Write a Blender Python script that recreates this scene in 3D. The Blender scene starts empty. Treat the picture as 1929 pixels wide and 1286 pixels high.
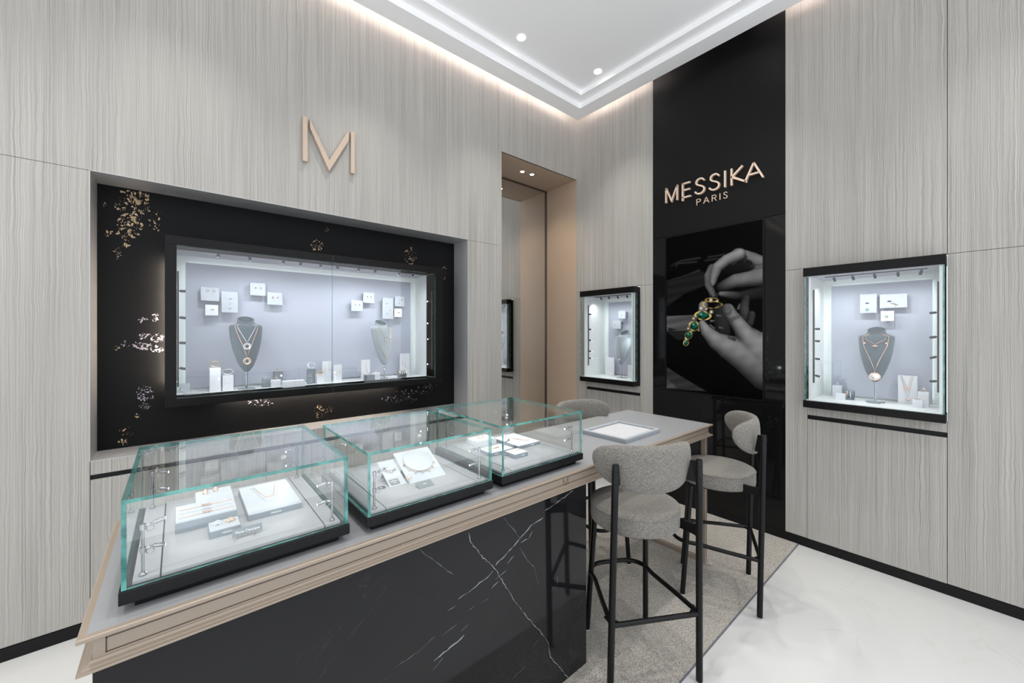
import bpy, bmesh, math, random
import numpy as np
from mathutils import Vector, Matrix

# ------------------------------------------------------------------ camera, world, exposure
IMG_W, IMG_H = 1929, 1286
VPX, VPY, HOR = 1843.0, 336.0, 627.8          # vanishing points of the two walls and the horizon, in photo pixels
CXP = 964.5
FPX = math.sqrt((VPX - CXP) * (CXP - VPY))
TH = math.atan((VPX - CXP) / FPX)
CAM = Vector((-3.373, -2.878, 1.5))
DV = Vector((math.cos(TH), math.sin(TH), 0)); RV = Vector((math.sin(TH), -math.cos(TH), 0))
EXPO = 0.70

scene = bpy.context.scene
col = scene.collection
cam_data = bpy.data.cameras.new('camera'); cam = bpy.data.objects.new('camera', cam_data); col.objects.link(cam)
cam.location = CAM; cam.rotation_euler = (math.pi / 2, 0, TH - math.pi / 2)
cam_data.sensor_width = 36; cam_data.sensor_fit = 'HORIZONTAL'
cam_data.lens = FPX * 36 / IMG_W; cam_data.shift_y = -(IMG_H / 2 - HOR) / IMG_W
cam_data.clip_start = 0.02
scene.camera = cam
scene.view_settings.view_transform = 'Standard'; scene.view_settings.look = 'None'
scene.view_settings.gamma = 1; scene.view_settings.use_curve_mapping = False
scene.view_settings.exposure = EXPO
try:
    scene.cycles.use_denoising = True
    scene.cycles.transparent_max_bounces = 40
    scene.cycles.max_bounces = 10; scene.cycles.diffuse_bounces = 5; scene.cycles.glossy_bounces = 5
    scene.cycles.sample_clamp_indirect = 4.0
    scene.cycles.caustics_reflective = False; scene.cycles.caustics_refractive = False
except Exception:
    pass
world = bpy.data.worlds.new('mall_light'); scene.world = world; world.use_nodes = True
world.node_tree.nodes['Background'].inputs[0].default_value = (0.90, 0.94, 1.0, 1)
WORLD_STRENGTH = 1.25
world.node_tree.nodes['Background'].inputs[1].default_value = WORLD_STRENGTH

# ------------------------------------------------------------------ photo pixels to points
def ray(px, py):
    v = DV + RV * ((px - CXP) / FPX); return Vector((v.x, v.y, -(py - HOR) / FPX))
def onX(px, py, v): q = ray(px, py); return CAM + q * ((v - CAM.x) / q.x)
def onY(px, py, v): q = ray(px, py); return CAM + q * ((v - CAM.y) / q.y)
def onZ(px, py, v): q = ray(px, py); return CAM + q * ((v - CAM.z) / q.z)
def project(p):
    w = Vector(p) - CAM; D = w.dot(DV); return (CXP + FPX * w.dot(RV) / D, HOR - FPX * (p[2] - CAM.z) / D)

# ------------------------------------------------------------------ node helpers
def lin(c):
    if isinstance(c, (int, float)): c = (c, c, c)
    return tuple(((x / 255) / 12.92 if x / 255 <= 0.04045 else ((x / 255 + 0.055) / 1.055) ** 2.4) for x in c)
MATS = {}
def new_mat(name):
    m = bpy.data.materials.new(name); m.use_nodes = True; MATS[name] = m
    nt = m.node_tree; b = nt.nodes['Principled BSDF']
    return m, nt, b
def node(nt, kind, **kw):
    n = nt.nodes.new(kind)
    for k, v in kw.items():
        if k.startswith('i_'):
            key = k[2:]; key = int(key) if key.isdigit() else key.replace('_', ' ')
            n.inputs[key].default_value = v
        else: setattr(n, k, v)
    return n
def link(nt, a, b): nt.links.new(a, b)
def plain(name, rgb, rough=0.5, metal=0.0, spec=0.5, coat=0.0, sheen=0.0, noise=0.0, nscale=8.0, bump=0.0, bscale=200.0):
    """principled material with a soft procedural tone variation and fine relief"""
    m, nt, b = new_mat(name)
    c = lin(rgb)
    b.inputs['Roughness'].default_value = rough; b.inputs['Metallic'].default_value = metal
    b.inputs['Specular IOR Level'].default_value = spec
    b.inputs['Coat Weight'].default_value = coat; b.inputs['Coat Roughness'].default_value = 0.03
    b.inputs['Sheen Weight'].default_value = sheen
    tc = node(nt, 'ShaderNodeTexCoord')
    if noise > 0:
        n = node(nt, 'ShaderNodeTexNoise', i_Scale=nscale, i_Detail=4.0)
        link(nt, tc.outputs['Object'], n.inputs['Vector'])
        r = node(nt, 'ShaderNodeMix', data_type='RGBA')
        r.inputs['A'].default_value = (*[x * (1 - noise) for x in c], 1); r.inputs['B'].default_value = (*[min(1, x * (1 + noise)) for x in c], 1)
        link(nt, n.outputs['Fac'], r.inputs['Factor']); link(nt, r.outputs['Result'], b.inputs['Base Color'])
    else:
        b.inputs['Base Color'].default_value = (*c, 1)
    if bump > 0:
        n2 = node(nt, 'ShaderNodeTexNoise', i_Scale=bscale, i_Detail=3.0)
        link(nt, tc.outputs['Object'], n2.inputs['Vector'])
        bp = node(nt, 'ShaderNodeBump', i_Strength=bump, i_Distance=0.004)
        link(nt, n2.outputs['Fac'], bp.inputs['Height']); link(nt, bp.outputs['Normal'], b.inputs['Normal'])
    return m
def emissive(name, rgb, strength):
    m, nt, b = new_mat(name)
    b.inputs['Base Color'].default_value = (0.8, 0.8, 0.8, 1)
    b.inputs['Emission Color'].default_value = (*lin(rgb), 1); b.inputs['Emission Strength'].default_value = strength
    return m

# wall veneer: wavy vertical cerused grain
def wood_mat():
    m, nt, b = new_mat('cerused_veneer')
    g = node(nt, 'ShaderNodeNewGeometry')
    sep = node(nt, 'ShaderNodeSeparateXYZ'); link(nt, g.outputs['Position'], sep.inputs[0])
    u = node(nt, 'ShaderNodeMath', operation='ADD'); link(nt, sep.outputs['X'], u.inputs[0]); link(nt, sep.outputs['Y'], u.inputs[1])
    def comb(su, sz):
        a = node(nt, 'ShaderNodeMath', operation='MULTIPLY', i_1=su); link(nt, u.outputs[0], a.inputs[0])
        c = node(nt, 'ShaderNodeMath', operation='MULTIPLY', i_1=sz); link(nt, sep.outputs['Z'], c.inputs[0])
        k = node(nt, 'ShaderNodeCombineXYZ'); link(nt, a.outputs[0], k.inputs[0]); link(nt, c.outputs[0], k.inputs[2]); return k, a
    kw, _ = comb(14.0, 7.0)
    wob = node(nt, 'ShaderNodeTexNoise', i_Scale=1.0, i_Detail=2.0, i_Roughness=0.5); link(nt, kw.outputs[0], wob.inputs['Vector'])
    wm = node(nt, 'ShaderNodeMath', operation='MULTIPLY', i_1=0.016); link(nt, wob.outputs['Fac'], wm.inputs[0])
    u2 = node(nt, 'ShaderNodeMath', operation='ADD'); link(nt, u.outputs[0], u2.inputs[0]); link(nt, wm.outputs[0], u2.inputs[1])
    def grain(su, sz, det):
        a = node(nt, 'ShaderNodeMath', operation='MULTIPLY', i_1=su); link(nt, u2.outputs[0], a.inputs[0])
        c = node(nt, 'ShaderNodeMath', operation='MULTIPLY', i_1=sz); link(nt, sep.outputs['Z'], c.inputs[0])
        k = node(nt, 'ShaderNodeCombineXYZ'); link(nt, a.outputs[0], k.inputs[0]); link(nt, c.outputs[0], k.inputs[2])
        n = node(nt, 'ShaderNodeTexNoise', i_Scale=1.0, i_Detail=det, i_Roughness=0.55); link(nt, k.outputs[0], n.inputs['Vector']); return n
    g1 = grain(230, 0.7, 1.0); g2 = grain(520, 2.0, 1.0); g3 = grain(14, 0.3, 2.0)
    def madd(a, ka, bb, kb):
        x = node(nt, 'ShaderNodeMath', operation='MULTIPLY', i_1=ka); link(nt, a.outputs[0], x.inputs[0])
        y = node(nt, 'ShaderNodeMath', operation='MULTIPLY_ADD', i_1=kb); link(nt, bb.outputs[0], y.inputs[0]); link(nt, x.outputs[0], y.inputs[2]); return y
    h = madd(g1, 0.62, g2, 0.38)
    h2 = madd(h, 0.82, g3, 0.18)
    r = node(nt, 'ShaderNodeValToRGB')
    e = r.color_ramp.elements
    e[0].position = 0.33; e[0].color = (*lin((137, 134, 128)), 1)
    e[1].position = 0.62; e[1].color = (*lin((179, 175, 169)), 1)
    x = e.new(0.46); x.color = (*lin((161, 158, 152)), 1)
    link(nt, h2.outputs[0], r.inputs['Fac']); link(nt, r.outputs['Color'], b.inputs['Base Color'])
    bp = node(nt, 'ShaderNodeBump', i_Strength=0.5, i_Distance=0.004); link(nt, h.outputs[0], bp.inputs['Height'])
    link(nt, bp.outputs['Normal'], b.inputs['Normal'])
    b.inputs['Roughness'].default_value = 0.6; b.inputs['Specular IOR Level'].default_value = 0.25
    return m

def veined(name, base, dark, vein, scale, rough, width=0.012, amount=0.6, coat=0.0, spec=0.5):
    m, nt, b = new_mat(name)
    tc = node(nt, 'ShaderNodeTexCoord')
    n1 = node(nt, 'ShaderNodeTexNoise', i_Scale=scale * 0.7, i_Detail=5.0, i_Roughness=0.6); link(nt, tc.outputs['Object'], n1.inputs['Vector'])
    mx = node(nt, 'ShaderNodeMix', data_type='RGBA'); mx.inputs['A'].default_value = (*lin(dark), 1); mx.inputs['B'].default_value = (*lin(base), 1)
    link(nt, n1.outputs['Fac'], mx.inputs['Factor'])
    mp = node(nt, 'ShaderNodeMapping'); mp.inputs['Rotation'].default_value = (0.3, 0.9, 0.6); mp.inputs['Scale'].default_value = (1.0, 2.4, 1.3)
    link(nt, tc.outputs['Object'], mp.inputs['Vector'])
    n2 = node(nt, 'ShaderNodeTexNoise', i_Scale=scale, i_Detail=6.0, i_Roughness=0.55, i_Distortion=0.6); link(nt, mp.outputs[0], n2.inputs['Vector'])
    s = node(nt, 'ShaderNodeMath', operation='SUBTRACT', i_1=0.5); link(nt, n2.outputs['Fac'], s.inputs[0])
    a = node(nt, 'ShaderNodeMath', operation='ABSOLUTE'); link(nt, s.outputs[0], a.inputs[0])
    mr = node(nt, 'ShaderNodeMapRange', i_1=0.0, i_2=width, i_3=1.0, i_4=0.0); link(nt, a.outputs[0], mr.inputs[0])
    n3 = node(nt, 'ShaderNodeTexNoise', i_Scale=scale * 0.9, i_Detail=2.0); link(nt, tc.outputs['Object'], n3.inputs['Vector'])
    mr2 = node(nt, 'ShaderNodeMapRange', i_1=0.5, i_2=0.7, i_3=0.0, i_4=amount); link(nt, n3.outputs['Fac'], mr2.inputs[0])
    mu = node(nt, 'ShaderNodeMath', operation='MULTIPLY'); link(nt, mr.outputs[0], mu.inputs[0]); link(nt, mr2.outputs[0], mu.inputs[1])
    m2 = node(nt, 'ShaderNodeMix', data_type='RGBA'); m2.inputs['B'].default_value = (*lin(vein), 1)
    link(nt, mu.outputs[0], m2.inputs['Factor']); link(nt, mx.outputs['Result'], m2.inputs['A']); link(nt, m2.outputs['Result'], b.inputs['Base Color'])
    b.inputs['Roughness'].default_value = rough; b.inputs['Coat Weight'].default_value = coat; b.inputs['Specular IOR Level'].default_value = spec
    return m

def fabric_mat(name, c1, c2, scale, bump, sheen=0.2):
    m, nt, b = new_mat(name)
    tc = node(nt, 'ShaderNodeTexCoord')
    n = node(nt, 'ShaderNodeTexNoise', i_Scale=scale, i_Detail=3.0, i_Roughness=0.7); link(nt, tc.outputs['Object'], n.inputs['Vector'])
    v = node(nt, 'ShaderNodeTexVoronoi', i_Scale=scale * 0.8); link(nt, tc.outputs['Object'], v.inputs['Vector'])
    ad = node(nt, 'ShaderNodeMath', operation='MULTIPLY_ADD', i_1=0.35); link(nt, v.outputs['Distance'], ad.inputs[0]); link(nt, n.outputs['Fac'], ad.inputs[2])
    r = node(nt, 'ShaderNodeValToRGB'); r.color_ramp.elements[0].position = 0.42; r.color_ramp.elements[1].position = 0.85
    r.color_ramp.elements[0].color = (*lin(c1), 1); r.color_ramp.elements[1].color = (*lin(c2), 1)
    link(nt, ad.outputs[0], r.inputs['Fac']); link(nt, r.outputs['Color'], b.inputs['Base Color'])
    bp = node(nt, 'ShaderNodeBump', i_Strength=bump, i_Distance=0.003); link(nt, ad.outputs[0], bp.inputs['Height']); link(nt, bp.outputs['Normal'], b.inputs['Normal'])
    b.inputs['Roughness'].default_value = 0.95; b.inputs['Sheen Weight'].default_value = sheen; b.inputs['Specular IOR Level'].default_value = 0.15
    return m

def glass_mat(name, tint, f0=0.04):
    """clear pane: passes light straight through, mirrors more towards grazing angles"""
    m, nt, b = new_mat(name)
    g = node(nt, 'ShaderNodeNewGeometry')
    dt = node(nt, 'ShaderNodeVectorMath', operation='DOT_PRODUCT'); link(nt, g.outputs['Incoming'], dt.inputs[0]); link(nt, g.outputs['Normal'], dt.inputs[1])
    ab = node(nt, 'ShaderNodeMath', operation='ABSOLUTE'); link(nt, dt.outputs['Value'], ab.inputs[0])
    s = node(nt, 'ShaderNodeMath', operation='SUBTRACT', i_0=1.0); link(nt, ab.outputs[0], s.inputs[1])
    p = node(nt, 'ShaderNodeMath', operation='POWER', i_1=5.0); link(nt, s.outputs[0], p.inputs[0])
    f = node(nt, 'ShaderNodeMath', operation='MULTIPLY_ADD', i_1=1 - f0, i_2=f0); link(nt, p.outputs[0], f.inputs[0])
    t = node(nt, 'ShaderNodeBsdfTransparent'); t.inputs[0].default_value = (*tint, 1)
    gl = node(nt, 'ShaderNodeBsdfGlossy', i_Roughness=0.0); gl.inputs[0].default_value = (1, 1, 1, 1)
    mx = node(nt, 'ShaderNodeMixShader'); link(nt, f.outputs[0], mx.inputs[0]); link(nt, t.outputs[0], mx.inputs[1]); link(nt, gl.outputs[0], mx.inputs[2])
    out = nt.nodes['Material Output']; nt.nodes.remove(b); link(nt, mx.outputs[0], out.inputs['Surface'])
    return m
def glass_edge_mat():
    m, nt, b = new_mat('glass_edge')
    tc = node(nt, 'ShaderNodeTexCoord')
    n = node(nt, 'ShaderNodeTexNoise', i_Scale=22.0, i_Detail=3.0); link(nt, tc.outputs['Object'], n.inputs['Vector'])
    r = node(nt, 'ShaderNodeValToRGB'); r.color_ramp.elements[0].position = 0.35; r.color_ramp.elements[1].position = 0.65
    r.color_ramp.elements[0].color = (*lin((36, 104, 102)), 1); r.color_ramp.elements[1].color = (*lin((112, 186, 178)), 1)
    link(nt, n.outputs['Fac'], r.inputs['Fac']); link(nt, r.outputs['Color'], b.inputs['Base Color'])
    b.inputs['Roughness'].default_value = 0.12
    t = node(nt, 'ShaderNodeBsdfTransparent'); t.inputs[0].default_value = (0.6, 0.88, 0.85, 1)
    mx = node(nt, 'ShaderNodeMixShader', i_0=0.42); link(nt, b.outputs[0], mx.inputs[1]); link(nt, t.outputs[0], mx.inputs[2])
    link(nt, mx.outputs[0], nt.nodes['Material Output'].inputs['Surface'])
    return m

def make_materials():
    wood_mat()
    plain('ceiling_paint', (253, 253, 253), 0.9, spec=0.1, noise=0.01)
    veined('floor_marble', (203, 203, 201), (190, 190, 188), (164, 159, 150), 1.6, 0.16, 0.02, 0.5)
    plain('black_skirting', (18, 18, 19), 0.4, spec=0.2, noise=0.05)
    veined('black_stone', (19, 19, 20), (13, 13, 14), (70, 70, 72), 1.3, 0.05, 0.004, 0.5, spec=0.25)
    plain('black_stone_honed', (12, 12, 13), 0.38, spec=0.2, noise=0.06, nscale=2)
    veined('black_marble', (28, 28, 30), (18, 18, 20), (100, 100, 102), 2.2, 0.06, 0.003, 0.4, spec=0.27)
    plain('marble_vein', (128, 130, 134), 0.12, noise=0.25, nscale=60)
    plain('taupe_lacquer', (143, 130, 116), 0.35, noise=0.02, nscale=30)
    plain('groove_shadow_gap', (66, 56, 48), 0.6)
    plain('grey_leather', (140, 141, 143), 0.36, noise=0.04, nscale=40, bump=0.05, bscale=400)
    plain('bronze_panel', (180, 158, 137), 0.42, metal=0.0, noise=0.03, nscale=3)
    plain('mirror', (225, 226, 224), 0.015, metal=1.0)
    plain('dark_bronze', (78, 64, 52), 0.4, metal=0.5)
    plain('brushed_steel', (176, 176, 177), 0.36, metal=0.3, noise=0.05, nscale=5)
    plain('niche_black', (13, 13, 14), 0.55, spec=0.15, noise=0.25, nscale=3, bump=0.12, bscale=500)
    plain('gold_leaf_print', (196, 168, 130), 0.5, noise=0.3, nscale=90)
    plain('lilac_leaf_print', (150, 144, 156), 0.5, noise=0.3, nscale=90)
    plain('frame_black', (14, 13, 13), 0.35, spec=0.16, noise=0.05)
    plain('black_metal', (13, 13, 14), 0.38, spec=0.22, noise=0.05)
    plain('lamp_black', (15, 15, 16), 0.4)
    glass_mat('clear_glass', (0.985, 0.995, 0.99), 0.055)
    glass_mat('window_glass', (0.99, 0.995, 0.995), 0.03)
    glass_edge_mat()
    plain('vitrine_grey', (170, 174, 186), 0.7, noise=0.02)
    plain('vitrine_white', (222, 226, 224), 0.6, noise=0.02)
    plain('vitrine_soffit', (176, 174, 182), 0.7, noise=0.02)
    plain('velvet_grey', (70, 82, 89), 0.75, noise=0.08, nscale=20, sheen=0.4)
    plain('velvet_pale', (136, 147, 153), 0.7, noise=0.06, nscale=20, sheen=0.4)
    plain('bust_inside', (60, 68, 72), 0.8)
    plain('display_white', (220, 222, 226), 0.5, noise=0.01)
    plain('display_pale', (178, 184, 190), 0.55, noise=0.02)
    plain('display_grey', (128, 138, 146), 0.55, noise=0.03)
    plain('display_slate', (116, 124, 130), 0.6, noise=0.03)
    plain('case_floor', (158, 160, 164), 0.55, noise=0.02)
    plain('rose_gold', (238, 196, 166), 0.28, metal=0.8)
    plain('gold', (232, 198, 140), 0.28, metal=0.8)
    plain('diamond_white', (236, 238, 242), 0.1, metal=0.6)
    plain('green_stone', (20, 120, 90), 0.15)
    plain('blue_stone', (62, 70, 120), 0.15)
    plain('chrome', (168, 170, 175), 0.12, metal=1.0)
    plain('print_white', (240, 240, 240), 0.6)
    plain('engraving', (92, 78, 66), 0.6)
    plain('champagne_metal', (192, 171, 152), 0.35, metal=0.2, noise=0.03)
    plain('champagne_bright', (236, 210, 188), 0.3, metal=0.3, noise=0.03)
    fabric_mat('stool_fabric', (58, 56, 52), (138, 134, 127), 320, 0.7)
    fabric_mat('rug_pile', (120, 115, 108), (184, 179, 170), 160, 0.8, 0.1)
    plain('rug_trim', (136, 136, 144), 0.4, metal=0.5)
    fabric_mat('tray_linen', (166, 167, 170), (198, 198, 200), 300, 0.2, 0.0)
    plain('tray_side', (152, 158, 163), 0.5, noise=0.05)
    plain('screen_bezel', (12, 13, 15), 0.25, spec=0.2)
    plain('foot_nylon', (190, 190, 188), 0.5)
    emissive('led_cove', (255, 238, 232), 24.0)
    emissive('led_halo', (255, 238, 218), 85.0)
    emissive('lamp_lens', (255, 252, 246), 18.0)
    emissive('lamp_lens_warm', (255, 238, 205), 14.0)
    emissive('mini_lens', (245, 248, 255), 14.0)
    emissive('led_case', (226, 240, 240), 2.6)
make_materials()
def M(n): return MATS[n]

# ------------------------------------------------------------------ mesh builder
class B:
    def __init__(s): s.v = []; s.f = []; s.m = []
    def add(s, verts, faces, mi=0):
        o = len(s.v); s.v += [tuple(p) for p in verts]
        for f in faces: s.f.append([i + o for i in f]); s.m.append(mi)
    def box(s, x0, x1, y0, y1, z0, z1, mi=0, mats=None):
        if x0 > x1: x0, x1 = x1, x0
        if y0 > y1: y0, y1 = y1, y0
        if z0 > z1: z0, z1 = z1, z0
        v = [(x0, y0, z0), (x1, y0, z0), (x1, y1, z0), (x0, y1, z0), (x0, y0, z1), (x1, y0, z1), (x1, y1, z1), (x0, y1, z1)]
        fs = [(0, 3, 2, 1), (4, 5, 6, 7), (0, 1, 5, 4), (2, 3, 7, 6), (0, 4, 7, 3), (1, 2, 6, 5)]   # -z +z -y +y -x +x
        o = len(s.v); s.v += v
        for k, f in enumerate(fs): s.f.append([i + o for i in f]); s.m.append(mats[k] if mats else mi)
        return s
    def hexa(s, v8, mi=0, mats=None):
        fs = [(0, 3, 2, 1), (4, 5, 6, 7), (0, 1, 5, 4), (2, 3, 7, 6), (0, 4, 7, 3), (1, 2, 6, 5)]
        o = len(s.v); s.v += [tuple(p) for p in v8]
        for k, f in enumerate(fs): s.f.append([i + o for i in f]); s.m.append(mats[k] if mats else mi)
        return s
    def rings(s, rings, closed_path=False, caps=True, mi=0):
        n = len(rings[0]); o = len(s.v)
        for r in rings: s.v += [tuple(p) for p in r]
        R = len(rings)
        for i in range(R if closed_path else R - 1):
            a = o + i * n; b = o + ((i + 1) % R) * n
            for j in range(n):
                k = (j + 1) % n; s.f.append([a + j, a + k, b + k, b + j]); s.m.append(mi)
        if caps and not closed_path:
            s.f.append([o + j for j in range(n)][::-1]); s.m.append(mi)
            s.f.append([o + (R - 1) * n + j for j in range(n)]); s.m.append(mi)
        return s
    def tube(s, pts, r, n=8, closed=False, caps=True, mi=0):
        pts = [Vector(p) for p in pts]; N = len(pts); rs = r if isinstance(r, (list, tuple)) else [r] * N
        rings = []; prev = None
        for i, p in enumerate(pts):
            if closed: t = pts[(i + 1) % N] - pts[i - 1]
            else: t = pts[min(i + 1, N - 1)] - pts[max(i - 1, 0)]
            t = t.normalized() if t.length > 1e-9 else Vector((0, 0, 1))
            if prev is None:
                a = Vector((0, 0, 1)) if abs(t.z) < 0.9 else Vector((1, 0, 0))
                u = t.cross(a).normalized()
            else:
                u = (prev - t * prev.dot(t)).normalized()
            prev = u; w = t.cross(u)
            rings.append([p + (u * math.cos(2 * math.pi * j / n) + w * math.sin(2 * math.pi * j / n)) * rs[i] for j in range(n)])
        return s.rings(rings, closed, caps, mi)
    def cyl(s, p0, p1, r, n=12, mi=0, r1=None):
        return s.tube([p0, p1], [r, r if r1 is None else r1], n, mi=mi)
    def lathe(s, prof, c=(0, 0, 0), n=24, mi=0, sx=1.0, sy=1.0):
        rings = [[(c[0] + r * sx * math.cos(2 * math.pi * j / n), c[1] + r * sy * math.sin(2 * math.pi * j / n), c[2] + z) for j in range(n)] for r, z in prof]
        return s.rings(rings, False, True, mi)
    def torus(s, c, ax, R, r, n=20, m=8, mi=0, sq=1.0):
        ax = Vector(ax).normalized(); a = Vector((0, 0, 1)) if abs(ax.z) < 0.9 else Vector((1, 0, 0))
        u = ax.cross(a).normalized(); w = ax.cross(u); c = Vector(c)
        return s.tube([c + (u * math.cos(2 * math.pi * i / n) + w * math.sin(2 * math.pi * i / n) * sq) * R for i in range(n)], r, m, True, mi=mi)
    def ball(s, c, r, n=8, m=6, mi=0, sz=1.0):
        prof = [(max(1e-4, r * math.sin(math.pi * i / m)), -r * sz * math.cos(math.pi * i / m)) for i in range(m + 1)]
        return s.lathe(prof, c, n, mi)
    def prism(s, poly, lo, hi, mi=0):
        """poly: function-ready list of (lo_point, hi_point) pairs built by caller"""
        n = len(poly); a = [Vector(p) + Vector(lo) for p in poly]; b = [Vector(p) + Vector(hi) for p in poly]
        o = len(s.v); s.v += [tuple(p) for p in a + b]
        s.f.append([o + i for i in range(n)][::-1]); s.m.append(mi)
        s.f.append([o + n + i for i in range(n)]); s.m.append(mi)
        for i in range(n):
            k = (i + 1) % n; s.f.append([o + i, o + k, o + n + k, o + n + i]); s.m.append(mi)
        return s
    def build(s, name, mats, parent=None, smooth=None, bevel=0.0, seg=2, origin=None):
        me = bpy.data.meshes.new(name)
        off = world_off(parent) if parent else Vector((0, 0, 0))
        org = Vector(origin) if origin is not None else off
        me.from_pydata([tuple(Vector(p) - org) for p in s.v], [], s.f)
        mats = mats if isinstance(mats, (list, tuple)) else [mats]
        for mm in mats: me.materials.append(M(mm) if isinstance(mm, str) else mm)
        me.polygons.foreach_set('material_index', s.m)
        bm = bmesh.new(); bm.from_mesh(me)
        bmesh.ops.recalc_face_normals(bm, faces=bm.faces)
        if bevel > 0:
            es = [e for e in bm.edges if len(e.link_faces) == 2 and e.calc_face_angle(0) > 0.5]
            bmesh.ops.bevel(bm, geom=es, offset=bevel, segments=seg, affect='EDGES', profile=0.5, clamp_overlap=True)
        bm.to_mesh(me); bm.free()
        if smooth is not None:
            me.shade_smooth(); me.set_sharp_from_angle(angle=math.radians(smooth))
        o = bpy.data.objects.new(name, me); col.objects.link(o)
        o.location = org - off
        if parent: o.parent = parent
        return o
def world_off(o):
    v = Vector((0, 0, 0))
    while o is not None: v = v + o.location; o = o.parent
    return v
def tag(o, label, cat, group=None):
    o['label'] = label; o['category'] = cat
    if group: o['group'] = group
    if 'kind' not in o: o['kind'] = 'thing'
    return o
def thing(name, loc, label, cat, group=None, rz=0.0):
    o = bpy.data.objects.new(name, None); o.empty_display_size = 0.05; col.objects.link(o)
    o.location = loc; o.rotation_euler = (0, 0, rz)
    return tag(o, label, cat, group)
def struct(o): o['kind'] = 'structure'; return o
def part(name, mat, parent, *box, bevel=0.0):
    b = B(); b.box(*box); return b.build(name, mat, parent, bevel=bevel)
def light(name, kind, loc, energy, parent=None, color=(1, 1, 1), target=None, **kw):
    d = bpy.data.lights.new(name, kind); d.energy = energy; d.color = color
    for k, v in kw.items(): setattr(d, k, v)
    o = bpy.data.objects.new(name, d); col.objects.link(o)
    off = world_off(parent) if parent else Vector((0, 0, 0))
    o.location = Vector(loc) - off
    if parent: o.parent = parent
    dirv = (Vector(target) - Vector(loc)) if target is not None else Vector((0, 0, -1))
    o.rotation_euler = dirv.to_track_quat('-Z', 'Y').to_euler()
    return o
def text_mesh(s, size, name, mat, parent, mtx, extrude=0.0003, font_x=1.0):
    """flat print made from the built-in font"""
    cu = bpy.data.curves.new(name, 'FONT'); cu.body = s; cu.size = size; cu.extrude = extrude
    cu.align_x = 'CENTER'; cu.align_y = 'CENTER'
    t = bpy.data.objects.new(name, cu); col.objects.link(t)
    dg = bpy.context.evaluated_depsgraph_get()
    me = bpy.data.meshes.new_from_object(t.evaluated_get(dg)); bpy.data.objects.remove(t)
    me.name = name; me.materials.clear(); me.materials.append(M(mat))
    off = world_off(parent) if parent else Vector((0, 0, 0))
    for v in me.vertices:
        p = mtx @ Vector((v.co.x * font_x, v.co.y, v.co.z)); v.co = p - off
    o = bpy.data.objects.new(name, me); col.objects.link(o)
    if parent: o.parent = parent
    return o
def frame_mtx(o, right, up):
    r = Vector(right).normalized(); u = Vector(up).normalized(); n = r.cross(u)
    m = Matrix.Identity(4)
    for i in range(3): m[i][0] = r[i]; m[i][1] = u[i]; m[i][2] = n[i]; m[i][3] = o[i]
    return m
# ------------------------------------------------------------------ room shell
NX0, NX1, NZ0, NZ1, ND = -3.711, -1.447, 0.859, 2.317, 0.22      # niche in the left wall
DX0, DX1, DZ = -1.066, 0.0, 3.2                                 # doorway
FX, FY = -9.0, -4.5                                             # the shop goes on to here, open to the mall

b = B(); b.box(FX, 0.3, FY, 0.6, -0.06, 0.0)
floor = struct(b.build('floor', 'floor_marble')); tag(floor, 'pale veined white marble floor of the shop', 'floor')

b = B()
for bx in ((FX, NX0 - .006, 0, 4.05), (NX0 - .006, NX1 + .006, 0, NZ0 - .006), (NX0 - .006, NX1 + .006, NZ1 + .006, 4.05), (NX1 + .006, DX0 - .006, 0, 4.05), (DX0 - .006, 0.0, DZ + .006, 4.05)):
    b.box(bx[0], bx[1], 0.012, 0.05, bx[2], bx[3])
wall_left = struct(b.build('wall_left', 'black_skirting')); tag(wall_left, 'long wall clad in pale grained veneer around the big display niche', 'wall')
G = 0.0013
def panelA(x0, x1, z0, z1, g=(G, G, G, G)):
    return part('wall_panel', 'cerused_veneer', wall_left, x0 + g[0], x1 - g[1], 0.0, 0.012, z0 + g[2], z1 - g[3])
panelA(FX, DX0, NZ1, 4.0, (0, 0, 0.001, 0)); panelA(DX0, 0.0, DZ, 4.0, (0, 0, 0, 0))
panelA(FX, NX0, 0.062, NZ1); panelA(NX1, DX0, 0.062, NZ1, (G, 0, G, G))
panelA(NX0, NX1, 0.787, NZ0)
xs = [NX0, -2.956, -2.202, NX1]
for i in range(3): panelA(xs[i], xs[i + 1], 0.062, 0.764)
# steel lined niche
rv = []
rv.append(part('niche_lining', 'brushed_steel', wall_left, NX0 - 0.004, NX0, -0.001, ND, NZ0, NZ1))
rv.append(part('niche_lining', 'brushed_steel', wall_left, NX1, NX1 + 0.004, -0.001, ND, NZ0, NZ1))
rv.append(part('niche_lining', 'brushed_steel', wall_left, NX0, NX1, -0.001, ND, NZ1, NZ1 + 0.004))
rv.append(part('niche_lining', 'brushed_steel', wall_left, NX0, NX1, -0.001, ND, NZ0 - 0.004, NZ0))
VX0, VX1, VZ0, VZ1 = -3.43, -1.689, 1.091, 2.042               # vitrine frame, outer
IX0, IX1, IZ0, IZ1 = -3.381, -1.757, 1.137, 1.994               # vitrine opening, inner
b = B(); HX0, HX1, HZ0, HZ1 = IX0 - 0.02, IX1 + 0.02, IZ0 - 0.02, IZ1 + 0.02
for bx in ((NX0, HX0, NZ0, NZ1), (HX1, NX1, NZ0, NZ1), (HX0, HX1, NZ0, HZ0), (HX0, HX1, HZ1, NZ1)): b.box(bx[0], bx[1], ND, ND + 0.02, bx[2], bx[3])
niche_panel = b.build('niche_back_panel', 'niche_black', wall_left)
niche_panel['label'] = 'black backdrop printed with scattered gold and lilac blossoms'

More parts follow.
